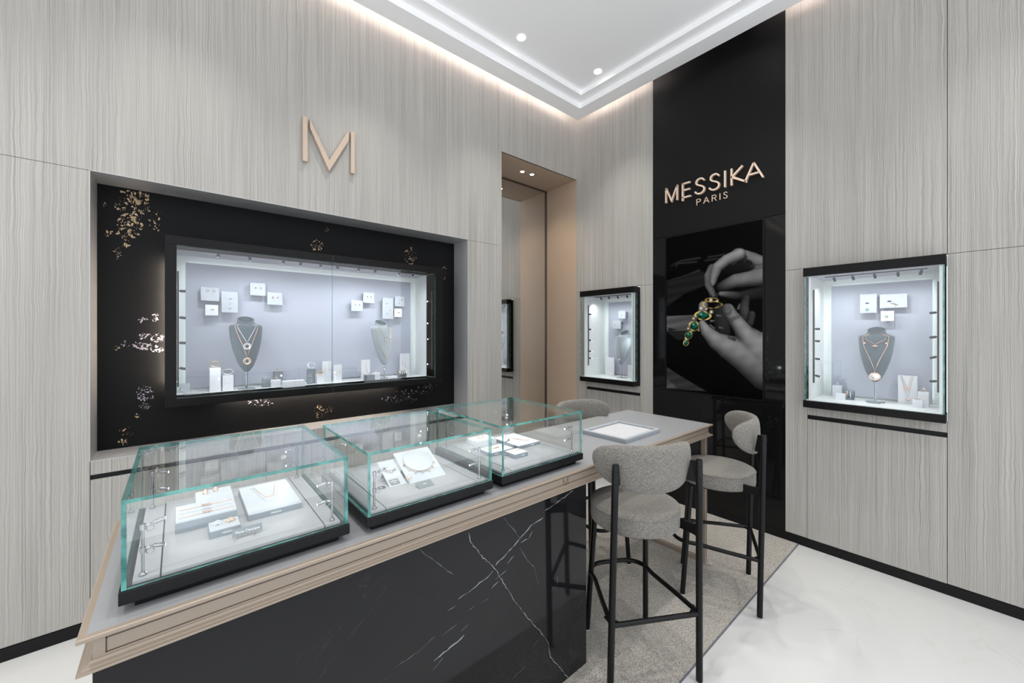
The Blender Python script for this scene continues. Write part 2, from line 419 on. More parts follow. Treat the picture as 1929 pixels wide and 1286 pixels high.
# door recess with mirror
RD = 0.475
door = bpy.data.objects.new('door_1', None); col.objects.link(door); door.location = (-0.53, 0.24, 0); struct(door)
tag(door, 'tall bronze lined recess with a mirror at its back', 'recess')
part('jamb', 'bronze_panel', door, 0.0, 0.03, 0.001, RD + 0.02, 0, DZ + 0.03)
part('jamb', 'bronze_panel', door, DX0 - 0.03, DX0, 0.001, RD + 0.02, 0, DZ + 0.03)
part('soffit', 'bronze_panel', door, DX0, 0.0, 0.001, RD + 0.02, DZ, DZ + 0.03)
part('mirror_frame', 'dark_bronze', door, -0.012, 0.0, RD - 0.012, RD, 0, DZ)
part('mirror_frame', 'dark_bronze', door, DX0, -0.012, RD - 0.012, RD, DZ - 0.012, DZ)
mir = part('mirror', 'mirror', door, DX0, 0.0, RD, RD + 0.01, 0, DZ)
mir['label'] = 'tall clear mirror'

# right wall
b = B()
LY0, LY1, RY0, RY1 = -0.139, -0.787, -2.102, -2.763
CZ0, CZ1 = 0.99, 1.957
SY0, SY1 = -0.921, -1.972
for y0, y1, z0, z1 in ((0, LY0, 0, 4.05), (LY0, LY1, 0, CZ0), (LY0, LY1, CZ1, 4.05), (LY1, RY0, 0, 4.05), (RY0, RY1, 0, CZ0), (RY0, RY1, CZ1, 4.05), (RY1, FY, 0, 4.05)):
    b.box(0.012, 0.05, y0, y1, z0, z1)
wall_right = struct(b.build('wall_right', 'black_skirting')); tag(wall_right, 'wall of pale veneer panels split by a tall black stone band', 'wall')
def panelB(y0, y1, z0, z1, mat='cerused_veneer', name='wall_panel', g=(G, G, G, G)):
    return part(name, mat, wall_right, 0.0, 0.012, y0 - g[0], y1 + g[1], z0 + g[2], z1 - g[3])
panelB(0, SY0, CZ1, 4.0, g=(0, 0, G, 0))
panelB(0, LY0, 0.062, CZ1); panelB(LY1, SY0, 0.062, CZ1, g=(G, 0, G, G))
for a, c in ((LY0, LY1), (RY0, RY1)):
    panelB(a, c, 0.930, CZ0, g=(0.0005, 0.0005, 0, 0)); panelB(a, c, 0.062, 0.900, g=(G, G, 0, 0))
panelB(SY1, RY1, CZ1, 4.0, g=(0, G, G, 0)); panelB(RY1, FY, CZ1, 4.0, g=(G, 0, G, 0))
panelB(SY1, RY0, 0.062, CZ1, g=(0, G, G, G)); panelB(RY1, FY, 0.062, CZ1, g=(G, 0, G, G))
TV = (-1.043, -1.838, 0.985, 2.372)
g1 = (0, 0.001, 0.001, 0)
for y0, y1, z0, z1 in ((SY0, SY1, TV[3] + 0.002, 4.0), (SY0, TV[0], TV[2], TV[3]), (TV[1], SY1, TV[2], TV[3]), (SY0, -1.348, 0.0, TV[2]), (-1.348, SY1, 0.0, TV[2])):
    panelB(y0, y1, z0, z1, 'black_stone' if z0 < 2.3 else 'black_stone_honed', 'stone_panel', g=(0.001, 0.001, 0.001, 0.001))

for nm, args, lb in (('baseboard_left', ((FX, NX1, -0.004, 0.012, 0, 0.06), (NX1, DX0, -0.004, 0.012, 0, 0.06)), 'black skirting along the foot of the niche wall'),
                 ('baseboard_right', ((-0.004, 0.012, SY0, 0, 0, 0.06), (-0.004, 0.012, FY, SY1, 0, 0.06), (-0.002, 0.012, SY1, SY0, 0, 0.06)), 'black skirting along the foot of the wall with the screen')):
    b = B()
    for a in args: b.box(*a)
    tag(struct(b.build(nm, 'black_skirting')), lb, 'skirting')

# stepped ceiling with a lit cove
b = B(); b.box(FX, -0.385, FY, -0.385, 3.855, 3.90)
ceiling = struct(b.build('ceiling', 'ceiling_paint')); tag(ceiling, 'white stepped ceiling with a glowing cove at the walls', 'ceiling')
b = B(); b.box(FX, -0.135, -0.29, -0.135, 3.76, 3.83); b.box(-0.29, -0.135, FY, -0.29, 3.76, 3.83); b.build('cove_border', 'ceiling_paint', ceiling)
b = B(); b.box(FX, -0.285, -0.39, -0.285, 3.81, 3.90); b.box(-0.39, -0.285, FY, -0.39, 3.81, 3.90); b.build('ceiling_step', 'ceiling_paint', ceiling)
b = B(); b.box(FX, 0.05, -0.30, 0.05, 4.0, 4.03); b.box(-0.30, 0.05, FY, -0.30, 4.0, 4.03)
b.box(FX, -0.285, -0.30, -0.285, 3.83, 4.0); b.box(-0.30, -0.285, FY, -0.30, 3.83, 4.0); b.build('cove_lid', 'ceiling_paint', ceiling)
b = B(); b.box(FX, -0.175, -0.174, -0.161, 3.832, 3.845); b.build('cove_light_strip', 'led_cove', ceiling)
for ya_, yb_ in ((FY, SY1 - 0.01), (SY0 + 0.01, -0.21)):
    b = B(); b.box(-0.174, -0.161, ya_, yb_, 3.832, 3.845); b.build('cove_light_strip', 'led_cove', ceiling)

# downlights: two in view, the rest of the same rows further on in the shop
def downlight(x, y, z, label, group, energy, r=0.042, warm=False, size=1.45, col_=(1, .97, .93)):
    t = thing('downlight', (x, y, z), label, 'downlight', group)
    b = B(); prof = [(r * 0.72, 0.0), (r, 0.0), (r, -0.004), (r * 0.95, -0.006), (r * 0.74, -0.003), (r * 0.72, 0.0)]
    n = 24
    b.rings([[(x + q * math.cos(2 * math.pi * j / n), y + q * math.sin(2 * math.pi * j / n), z + h) for j in range(n)] for q, h in prof], False, False)
    b.build('rim', 'ceiling_paint' if not warm else 'chrome', t, smooth=40)
    b = B(); b.lathe([(r * 0.7, -0.0015), (r * 0.4, -0.003), (0.001, -0.004)], (x, y, z), 20); b.build('lens', 'lamp_lens_warm' if warm else 'lamp_lens', t, smooth=60)
    light('beam', 'SPOT', (x, y, z - 0.012), energy, t, col_, spot_size=size, spot_blend=1.0, shadow_soft_size=0.035)
    return t
DL = 48
downlight(-1.29, -0.53, 3.855, 'recessed ceiling downlight further from the black stone band', None, DL)
downlight(-0.495, -0.67, 3.855, 'recessed ceiling downlight near the corner above the black stone band', None, DL)
gl = 'downlights further back in the ceiling'
for x in (-0.6, -1.9, -3.2, -4.5, -5.8):
    for y in (-1.75, -3.1):
        downlight(x, y, 3.855, 'recessed ceiling downlight out over the shop floor', gl, DL)
for x in (-2.35, -3.4, -4.45, -5.5):
    downlight(x, -0.55, 3.855, 'recessed ceiling downlight out over the shop floor', gl, DL)
downlight(-0.614, 0.216, DZ, 'warm spotlight in the bronze recess soffit, left of the pair', 'recess spotlights', 11, 0.03, True, 2.2, (1, .88, .74))
downlight(-0.486, 0.205, DZ, 'warm spotlight in the bronze recess soffit, right of the pair', 'recess spotlights', 11, 0.03, True, 2.2, (1, .88, .74))

# blossom print on the niche backdrop: flakes traced from the photograph
rnd = random.Random(7)
def blossoms(clusters, mat):
    for (cx, cy, rx, ry, n, s) in clusters:
        b = B()
        for _ in range(int(n * 2.0)):
            a = rnd.uniform(0, 2 * math.pi); q = math.sqrt(rnd.random())
            p = onY(cx + rx * q * math.cos(a), cy + ry * q * math.sin(a), ND - 0.0008)
            if HX0 - 0.01 < p.x < HX1 + 0.01 and HZ0 - 0.01 < p.z < HZ1 + 0.01: continue
            if not (NX0 + 0.01 < p.x < NX1 - 0.01 and NZ0 + 0.01 < p.z < NZ1 - 0.01): continue
            k = rnd.randint(5, 7); w = s * (0.16 + 1.05 * rnd.random() ** 2.2); th = rnd.uniform(0, math.pi); el = rnd.uniform(0.22, 0.7)
            ring = []
            for j in range(k):
                t = 2 * math.pi * j / k; rr = w * rnd.uniform(0.4, 1.2)
                dx, dz = rr * math.cos(t), rr * el * math.sin(t)
                ring.append((p.x + dx * math.cos(th) - dz * math.sin(th), p.y, p.z + dx * math.sin(th) + dz * math.cos(th)))
            b.add(ring, [list(range(k))])
        if b.f:
            o = b.build('blossom_print', mat, niche_panel); o['kind'] = 'stuff'
blossoms([(250, 385, 34, 32, 60, .011), (242, 425, 26, 26, 55, .012), (262, 372, 22, 14, 22, .013), (222, 480, 7, 14, 8, .010), (236, 458, 9, 9, 8, .010), (294, 415, 13, 22, 12, .010),
          (207, 440, 10, 6, 4, .012), (199, 386, 10, 5, 5, .006), (232, 832, 10, 8, 9, .009), (238, 812, 14, 10, 10, .008), (258, 783, 6, 4, 5, .009), (218, 655, 8, 5, 8, .007),
          (598, 462, 12, 11, 26, .008), (616, 432, 5, 6, 6, .007), (773, 482, 12, 18, 44, .008), (837, 515, 4, 18, 10, .008), (602, 776, 12, 14, 26, .008), (620, 770, 8, 10, 10, .006)], 'gold_leaf_print')
blossoms([(297, 636, 14, 8, 24, .010), (270, 602, 9, 4, 8, .009), (293, 598, 6, 10, 8, .009), (271, 632, 9, 8, 12, .010), (270, 652, 16, 8, 26, .010), (296, 657, 13, 7, 20, .010), (238, 648, 20, 7, 12, .007),
          (275, 740, 18, 16, 44, .007), (272, 764, 12, 6, 14, .007), (490, 758, 24, 7, 34, .007), (752, 752, 34, 8, 36, .008), (780, 738, 34, 5, 40, .007), (808, 728, 22, 5, 26, .007)], 'lilac_leaf_print')

# glow behind the vitrine frame
hl = thing('halo_light', (-2.5, 0.2, 1.09), 'thin warm light strip glowing behind the left and lower edges of the big display frame', 'light strip')
part('strip', 'led_halo', hl, VX0 + 0.003, VX0 + 0.009, 0.167, 0.173, 1.20, 1.93)
part('strip', 'led_halo', hl, VX0 + 0.3, VX1 - 0.35, 0.167, 0.173, VZ0 + 0.004, VZ0 + 0.009)
# ------------------------------------------------------------------ logo strokes
def M_polys():
    """the tall M of four strokes, traced from the wall sign; unit height, centred"""
    k = lambda a, c: (540 + a / 8.573, 200 + c / 8.573)
    raw = [[(268, 165), (345, 182), (335, 905), (258, 893)],
           [(378, 205), (690, 868), (985, 412), (1005, 416), (1005, 552), (690, 1045), (378, 345)],
           [(1038, 413), (1098, 422), (1106, 1108), (1042, 1100)]]
    out = [[onY(*k(a, c), -0.028) for a, c in p] for p in raw]
    xs_ = [q.x for p in out for q in p]; zs_ = [q.z for p in out for q in p]
    cx, cz, h = (min(xs_) + max(xs_)) / 2, (min(zs_) + max(zs_)) / 2, max(zs_) - min(zs_)
    # straighten: verticals upright
    L = [[((q.x - cx) / h, (q.z - cz) / h) for q in p] for p in out]
    for p in (L[0], L[2]):
        x0 = (p[0][0] + p[3][0]) / 2; x1 = (p[1][0] + p[2][0]) / 2
        p[0] = (x0, 0.5); p[3] = (x0, -0.42); p[1] = (x1, 0.5); p[2] = (x1, -0.42)
    return L, (cx, cz, h)
MLOGO, (MCX, MCZ, MH) = M_polys()

# ------------------------------------------------------------------ counter
CT = 0.910
KX0, KX1, KY0, KY1 = -3.503, -0.737, -1.743, -1.143
counter = thing('display_counter', (-2.1, -1.443, 0), 'long taupe lacquered counter table on a black marble block', 'counter')
def sweep(prof, name, mat):
    b = B(); rings = []
    for o, z in prof:
        rings.append([(KX0 - o, KY0 - o, z), (KX1 + o, KY0 - o, z), (KX1 + o, KY1 + o, z), (KX0 - o, KY1 + o, z)])
    b.rings(rings, False, False)
    return b.build(name, mat, counter)
sweep([(0.0075, CT - 0.004), (0.0075, CT - 0.0003), (0.018, CT - 0.0003), (0.0205, CT - 0.002), (0.0205, CT - 0.008), (0.018, CT - 0.010), (0.011, CT - 0.012), (0.005, CT - 0.016), (0.0, CT - 0.018)], 'top_edge', 'taupe_lacquer')
ap = sweep([(0.0, CT - 0.018), (0.0, CT - 0.056)], 'apron', 'taupe_lacquer')
sweep([(0.0, CT - 0.056), (0.003, CT - 0.057), (0.006, CT - 0.061), (0.013, CT - 0.064), (0.015, CT - 0.0655), (0.0205, CT - 0.067), (0.0205, CT - 0.072), (-0.03, CT - 0.072)], 'bottom_moulding', 'taupe_lacquer')
def groove(parent, x0, x1, z0, z1, y):
    w = 0.0022; b = B()
    b.box(x0, x1, y, y + 0.001, z1 - w, z1); b.box(x0, x1, y, y + 0.001, z0, z0 + w); b.box(x0, x0 + w, y, y + 0.001, z0, z1); b.box(x1 - w, x1, y, y + 0.001, z0, z1)
    b.build('groove', 'groove_shadow_gap', parent)
groove(ap, KX0 + 0.018, KX1 - 0.012, CT - 0.052, CT - 0.021, KY0 - 0.0006)
b = B(); b.box(KX0 - 0.0075, KX1 + 0.0075, KY0 - 0.0075, KY1 + 0.0075, CT - 0.011, CT); b.build('leather_top', 'grey_leather', counter)
b = B(); b.box(KX0 + 0.01, KX1 - 0.01, KY0 + 0.01, KY1 - 0.01, CT - 0.07, CT - 0.03); b.build('underframe', 'taupe_lacquer', counter)
mb = part('marble_body', 'black_marble', counter, -3.505, -1.958, -1.728, -1.158, 0.004, CT - 0.07, bevel=0.001)
LX1, LX0 = -0.738, -0.766
for y0 in (-1.735, -1.179):
    bl = B(); bl.box(LX0, LX1, y0, y0 + 0.028, 0.004, CT - 0.071); lg = bl.build('leg', 'taupe_lacquer', counter, bevel=0.002)
    bl = B(); bl.box(LX0 + 0.011, LX0 + 0.016, y0 - 0.0004, y0 + 0.001, 0.05, CT - 0.08); bl.build('flute', 'groove_shadow_gap', lg)
part('floor_rail', 'taupe_lacquer', counter, LX0, LX1, -1.707, -1.179, 0.004, 0.034, bevel=0.002)
part('inner_rail', 'taupe_lacquer', counter, -1.955, LX0, -1.735, -1.709, CT - 0.085, CT - 0.071)
# engraved M on the apron
pc = onY(1065.5, 907.8, KY0); b = B(); hh = 0.030
def stroke2(b, pts, w, f, lo, hi):
    for (a, c) in zip(pts[:-1], pts[1:]):
        a = Vector((a[0], a[1])); c = Vector((c[0], c[1])); d = (c - a).normalized(); n = Vector((-d.y, d.x)) * w / 2; e = d * w * 0.3
        quad = [a - e + n, a - e - n, c + e - n, c + e + n]
        b.prism([f(q.x, q.y) for q in quad], lo, hi)
sh = [[(-.45, .5), (-.45, -.5)], [(-.36, .45), (0.0, -.5), (.36, .45)], [(.45, .5), (.45, -.5)]]
for st in sh: stroke2(b, [(p[0] * 0.033, p[1] * hh) for p in st], 0.0028, lambda u, v: (pc.x + u, KY0 - 0.0002, pc.z + v), (0, -0.0004, 0), (0, 0.0006, 0))
b.build('engraved_logo', 'engraving', ap)['label'] = 'small engraved letter M'
# white veins in the marble front
vk = lambda a, c: onY(640 + a / 3.168, 880 + c / 3.168, -1.7283)
def vein(pts, w0):
    r = random.Random(len(pts) * 7 + int(pts[0][0])); P = [vk(*p) for p in pts]; fine = []
    for a, c in zip(P[:-1], P[1:]):
        n = max(2, int((c - a).length / 0.012))
        for i in range(n):
            t = i / n; q = a.lerp(c, t); fine.append(q + Vector((r.uniform(-1, 1), 0, r.uniform(-1, 1))) * 0.0025)
    fine.append(P[-1]); b = B()
    for i, q in enumerate(fine):
        t = fine[min(i + 1, len(fine) - 1)] - fine[max(i - 1, 0)]; n = Vector((-t.z, 0, t.x)).normalized()
        w = w0 * 0.62 * r.uniform(0.1, 1.2) * (0.35 if i in (0, len(fine) - 1) else 1)
        b.v += [tuple(q + n * w), tuple(q - n * w)]
        if i: k = 2 * i; b.f.append([k - 2, k - 1, k + 1, k]); b.m.append(0)
    b.build('vein', 'marble_vein', mb)
for pts, w in (([(1392, 138), (1340, 178), (1262, 235), (1225, 258)], .0035), ([(1215, 300), (1140, 350), (1062, 440), (1000, 510), (930, 585)], .004), ([(915, 620), (880, 655), (830, 690), (775, 740), (708, 785)], .004),
               ([(770, 385), (780, 440), (835, 515), (880, 560), (925, 600), (960, 660), (1000, 725), (1055, 810), (1110, 885), (1190, 970), (1243, 1050), (1258, 1130), (1310, 1195), (1365, 1256)], .0022),
               ([(975, 300), (1040, 375), (1075, 425)], .001), ([(1075, 480), (1110, 540), (1160, 600), (1190, 700)], .0009), ([(480, 490), (545, 545), (640, 615), (680, 640)], .0011),
               ([(1150, 380), (1125, 425), (1080, 448)], .002), ([(1040, 530), (995, 575)], .002), ([(1000, 610), (930, 668)], .0018), ([(950, 680), (905, 725)], .0028), ([(885, 780), (850, 805)], .002), ([(800, 830), (770, 850)], .0016),
               ([(690, 825), (640, 858)], .0012), ([(745, 1000), (700, 1045), (640, 1090), (562, 1155)], .0042), ([(620, 1135), (555, 1210)], .0026), ([(770, 935), (720, 985)], .0014), ([(565, 1005), (480, 1090), (330, 1195)], .001), ([(1300, 650), (1295, 700)], .0012),
               ([(1110, 1185), (1030, 1260)], .0009), ([(705, 930), (610, 1010)], .0008), ([(1190, 1020), (1150, 1075)], .0007)):
    vein(pts, w)

# ------------------------------------------------------------------ rug
b = B(); b.box(-2.62, -0.006, -2.047, -0.55, 0.0, 0.004)
rug = b.build('rug', 'rug_pile'); tag(rug, 'grey brown mottled rug under the bar stools and counter', 'rug')
part('edge_trim', 'rug_trim', rug, -2.62, -0.006, -2.055, -2.047, 0.0, 0.004)

# ------------------------------------------------------------------ glass counter cases
DK = 0.966
def spot_head(parent, p, dirv, name='spotlight', L=0.022, r=0.0045, lamp=True, mat='chrome', bulb='mini_lens'):
    p = Vector(p); d = Vector(dirv).normalized(); b = B()
    b.tube([p, p + d * L * 0.15, p + d * L * 0.9, p + d * L], [r * 0.6, r, r, r * 0.8], 10)
    b.lathe([(r * 0.1, -r * .6), (r * .6, 0), (r * .1, r * .6)], p - d * r * 0.7, 8)
    o = b.build(name, mat, parent, smooth=35)
    b2 = B(); q = p + d * (L + 0.0004); u = d.orthogonal().normalized(); w = d.cross(u)
    b2.add([q + (u * math.cos(2 * math.pi * j / 8) + w * math.sin(2 * math.pi * j / 8)) * r * 0.7 for j in range(8)], [list(range(8))])
    return o, b2
cases = []
def glass_case(x0, x1, y0, y1, label):
    t = thing('glass_display_case', ((x0 + x1) / 2, (y0 + y1) / 2, CT), label, 'display case', 'glass cases on the counter')
    zt = 1.149; T = 0.0082
    part('plinth', 'black_metal', t, x0 + 0.02, x1 - 0.02, y0 + 0.02, y1 - 0.02, CT, 0.932)
    part('base', 'black_metal', t, x0 - 0.004, x1 + 0.004, y0 - 0.004, y1 + 0.004, 0.930, 0.958, bevel=0.0015)
    sl = x0 + 0.062; sr = x1 - 0.057; i = T + 0.008
    dk = lambda *a: part('deck_panel', 'case_floor', t, *a, 0.958, DK, bevel=0.0008)
    dk(x0 + i, sl - 0.0015, y0 + i, y1 - i); dk(sr + 0.0015, x1 - i, y0 + i, y1 - i)
    dk(sl + 0.0015, sr - 0.0015, y0 + i, y0 + 0.047); dk(sl + 0.0015, sr - 0.0015, y0 + 0.0482, y1 - i)
    bb = 0.959
    def pane(a, big):
        b = B(); mats = [1] * 6
        for k in big: mats[k] = 0
        b.box(*a, mats=mats); return b.build('glass_pane', ['clear_glass', 'glass_edge'], t)
    pane((x0, x0 + T, y0, y1, bb, zt - T), (4, 5)); pane((x1 - T, x1, y0, y1, bb, zt - T), (4, 5))
    pane((x0 + T, x1 - T, y0, y0 + T, bb, zt - T), (2, 3)); pane((x0 + T, x1 - T, y1 - T, y1, bb, zt - T), (2, 3))
    pane((x0, x1, y0, y1, zt - T, zt), (0, 1))
    cx, cy = (x0 + x1) / 2, (y0 + y1) / 2
    for sx, sy in ((0, 0), (1, 0), (0, 1), (1, 1)):
        px = x0 + 0.032 if not sx else x1 - 0.034; py = y0 + 0.032 if not sy else y1 - 0.042
        b = B(); b.cyl((px, py, DK), (px, py, 1.080), 0.0032, 10); b.lathe([(0.0075, 0), (0.0075, 0.004), (0.004, 0.008)], (px, py, DK), 14)
        po = b.build('lamp_post', 'chrome', t, smooth=35)
        dx = 1 if not sx else -1; dy = 1 if not sy else -1
        for k, zz in enumerate((1.073, 1.022)):
            b = B(); b.lathe([(0.005, -0.006), (0.0055, -0.006), (0.0055, 0.006), (0.005, 0.006)], (px, py, zz), 12); b.cyl((px, py, zz), (px + dx * 0.012, py + dy * 0.002, zz + 0.001), 0.0022, 8)
            b.torus((px + dx * 0.012, py + dy * 0.002, zz - 0.006), (0, 1, 0), 0.0065, 0.0008, 14, 5)
            b.build('bracket', 'chrome', po, smooth=35)
            d = Vector((dx, dy * 0.25, 0.12 if k == 0 and sx == 0 and sy == 0 else -0.28))
            o, b2 = spot_head(po, (px + dx * 0.016, py + dy * 0.003, zz + 0.003), d)
            b2.build('lens', 'mini_lens', po)
        light('beam', 'SPOT', (px + dx * 0.045, py + dy * 0.012, 1.071), 0.26, t, (0.93, 0.97, 1.0), target=(cx + dx * 0.03, cy - dy * 0.0, DK), spot_size=1.9, spot_blend=0.9, shadow_soft_size=0.008)
    return t
C1 = (-3.465, -3.004, -1.718, -1.205); C2 = (-2.949, -2.492, -1.721, -1.250); C3 = (-2.441, -1.976, -1.717, -1.219)
glass_case(*C1, 'glass counter case nearest the viewer, with four pale jewellery blocks on its deck')
glass_case(*C2, 'middle glass counter case holding two leaning clear plates')
glass_case(*C3, 'glass counter case beside the open tray, at the far end of the row')

# ------------------------------------------------------------------ jewellery pieces (each built from tubes)
def polyline(pts, n=8):
    out = []
    for a, c in zip(pts[:-1], pts[1:]):
        a = Vector(a); c = Vector(c)
        out += [a.lerp(c, i / n) for i in range(n)]
    return out + [Vector(pts[-1])]
def cat_rom(pts, n=6):
    P = [Vector(p) for p in pts]; P = [P[0]] + P + [P[-1]]; out = []
    for i in range(1, len(P) - 2):
        for k in range(n):
            t = k / n; a, b_, c, d = P[i - 1], P[i], P[i + 1], P[i + 2]
            out.append(0.5 * (2 * b_ + (c - a) * t + (2 * a - 5 * b_ + 4 * c - d) * t * t + (3 * b_ - a - 3 * c + d) * t ** 3))
    return out + [P[-2]]
def block(name, x0, x1, y0, y1, z0, h, label, cat='jewelry block', group=None, top='display_pale', side='display_grey', back_extra=0.0, bevel=0.0008, text=None):
    """pale padded top on a darker base; the back can be higher than the front"""
    t = thing(name, ((x0 + x1) / 2, (y0 + y1) / 2, z0), label, cat, group); s = h * 0.86; e = 0.0012
    b = B(); b.hexa([(x0, y0, z0), (x1, y0, z0), (x1, y1, z0), (x0, y1, z0), (x0, y0, z0 + s), (x1, y0, z0 + s), (x1, y1, z0 + s + back_extra), (x0, y1, z0 + s + back_extra)])
    b.build('base', side, t, bevel=0.0006)
    b = B(); b.hexa([(x0 + e, y0 + e, z0 + s), (x1 - e, y0 + e, z0 + s), (x1 - e, y1 - e, z0 + s + back_extra), (x0 + e, y1 - e, z0 + s + back_extra),
                     (x0 + e, y0 + e, z0 + h), (x1 - e, y0 + e, z0 + h), (x1 - e, y1 - e, z0 + h + back_extra), (x0 + e, y1 - e, z0 + h + back_extra)])
    b.build('pad', top, t, bevel=bevel)
    if text:
        text_mesh(text[0], text[1], 'brand_print', 'print_white', t, frame_mtx(((x0 + x1) / 2 + text[2], y0 - 0.0004, z0 + s * 0.5), (1, 0, 0), (0, 0, 1)))
    return t
G1 = 'jewellery blocks in the glass counter cases'
block('earring_block', -3.332, -3.240, -1.372, -1.262, DK, 0.026, 'pale earring block at the back of the nearest glass case', group=G1, side='display_pale')
block('bracelet_block', -3.380, -3.243, -1.500, -1.385, DK, 0.030, 'bracelet block with three gold chains, in the nearest glass case', group=G1, back_extra=0.004)
block('ring_block', -3.312, -3.244, -1.592, -1.528, DK, 0.020, 'small ring block with brand print, front of the nearest glass case', group=G1, text=('MESSIKA', 0.0072, 0.006))
block('necklace_block', -3.222, -3.083, -1.540, -1.300, DK, 0.018, 'large square necklace block with brand print in the nearest glass case', group=G1, text=('MESSIKA', 0.0072, 0.0), back_extra=0.004)
GB = 'bracelets in the nearest glass case'
for k, (yy, mt) in enumerate(((-1.475, 'rose_gold'), (-1.448, 'diamond_white'), (-1.422, 'rose_gold'))):
    zz = DK + 0.0305 + 0.004 * (yy + 1.5) / 0.115
    t = thing('chain_bracelet', (-3.31, yy, zz), ('rose gold chain bracelet lying nearest the front of its block', 'white chain bracelet lying between two rose gold ones', 'rose gold chain bracelet lying furthest back on its block')[k], 'bracelet', GB)
    b = B(); b.tube([(-3.372 + 0.122 * i / 24, yy + 0.0008 * math.sin(i * 2.2), zz + 0.0006) for i in range(25)], 0.0008, 5); b.build('chain', mt, t, smooth=60)
    b = B()
    for i in range(3): b.torus((-3.318 + 0.007 * i, yy, zz + 0.0022), (0, 0, 1), 0.0042, 0.0012, 12, 5, sq=0.7)
    b.build('charm', mt, t, smooth=60)
def ear_pair(name, pts, mat, label, group, r=0.0045, ax=(0, 1, 0.3)):
    for k, p in enumerate(pts):
        t = thing(name, p, label[k], 'earring', group)
        b = B(); b.torus((p[0], p[1], p[2] + r), ax, r, r * 0.3, 12, 6); b.build('hoop', mat, t, smooth=60)
        b = B(); b.ball((p[0], p[1], p[2] + r * 2.0), r * 0.55, 8, 5); b.build('stone', 'diamond_white', t, smooth=60)
ear_pair('earring', [(-3.308, -1.300, DK + 0.026), (-3.282, -1.296, DK + 0.026)], 'rose_gold', ['left rose gold earring on the rear block of the nearest glass case', 'right rose gold earring on the rear block of the nearest glass case'], 'earrings in the glass cases', 0.006)
def arc_ring(c, R, r, mat, label, name='ring', group=None, double=True, ax=(0, 1, 0), a0=0.0, a1=math.pi):
    t = thing(name, c, label, 'ring', group); c = Vector(c)
    ax = Vector(ax).normalized(); up = Vector((0, 0, 1)); u = up.cross(ax).normalized()
    for k in range(2 if double else 1):
        b = B(); RR = R * (1 - 0.34 * k); cc = c - ax * 0.005 * k * (1 if ax.y >= 0 else -1)
        b.tube([cc + u * RR * math.cos(a0 + (a1 - a0) * i / 14) + up * RR * math.sin(a0 + (a1 - a0) * i / 14) for i in range(15)], r, 7); b.build('band', mat, t, smooth=60)
    b = B()
    for i in range(1, 6):
        a = a0 + (a1 - a0) * i / 6; b.ball(c + u * (R + r * 0.6) * math.cos(a) + up * (R + r * 0.6) * math.sin(a), r * 0.55, 6, 4)
    b.build('stones', 'diamond_white', t, smooth=60)
    return t
arc_ring((-3.293, -1.556, DK + 0.0195), 0.0105, 0.0016, 'diamond_white', 'white double banded ring on the left of the small ring block', group='rings in the nearest glass case')
arc_ring((-3.264, -1.556, DK + 0.0195), 0.0105, 0.0016, 'rose_gold', 'rose gold double banded ring on the right of the small ring block', group='rings in the nearest glass case')
def v_necklace(name, pts, mat, label, bar=None, group=None, r=0.0009):
    t = thing(name, pts[len(pts) // 2], label, 'necklace', group)
    b = B(); b.tube(polyline(pts, 6), r, 5); b.build('chain', mat, t, smooth=60)
    if bar:
        b = B(); b.tube([bar[0], bar[1]], r * 2.2, 6); b.build('bar_pendant', mat, t, smooth=60)
    return t
zn = lambda y: DK + 0.0188 + 0.004 * (y + 1.54) / 0.24
nk = lambda x, y: (x, y, zn(y))
v_necklace('bar_necklace', [nk(-3.185, -1.325), nk(-3.164, -1.430), nk(-3.143, -1.432), nk(-3.120, -1.320)], 'rose_gold', 'rose gold bar necklace laid on the square necklace block', (nk(-3.166, -1.430), nk(-3.142, -1.432)), 'necklaces in the nearest glass case')
v_necklace('bar_necklace', [nk(-3.192, -1.325), nk(-3.167, -1.470), nk(-3.139, -1.470), nk(-3.112, -1.320)], 'diamond_white', 'white bar necklace laid outside the rose gold one on its block', (nk(-3.155, -1.470), nk(-3.144, -1.470)), 'necklaces in the nearest glass case', 0.0007)
# leaning name card
def name_card(x0, x1, y, z0, h, lean, label, text, size, mat='display_slate', legs=True):
    t = thing('name_card', ((x0 + x1) / 2, y, DK), label, 'card'); b = B()
    b.hexa([(x0, y, z0), (x1, y, z0), (x1, y + 0.0015, z0), (x0, y + 0.0015, z0), (x0, y + lean, z0 + h), (x1, y + lean, z0 + h), (x1, y + lean + 0.0015, z0 + h), (x0, y + lean + 0.0015, z0 + h)])
    b.build('plate', mat, t)
    text_mesh(text, size, 'lettering', 'print_white', t, frame_mtx(((x0 + x1) / 2, y + lean / 2 - 0.0006, z0 + h / 2), (1, 0, 0), (0, lean, h)))
    if legs:
        for xx in (x0 + 0.008, x1 - 0.015):
            b = B(); b.tube([(xx, y + lean * .3, z0 + 0.001), (xx - 0.006, y - 0.014, DK + 0.0006)], 0.0008, 5); b.build('wire_leg', 'chrome', t)
name_card(-3.266, -3.200, -1.634, DK + 0.006, 0.016, 0.010, 'grey name card on wire legs at the front of the nearest glass case', 'Move Classique', 0.0085)

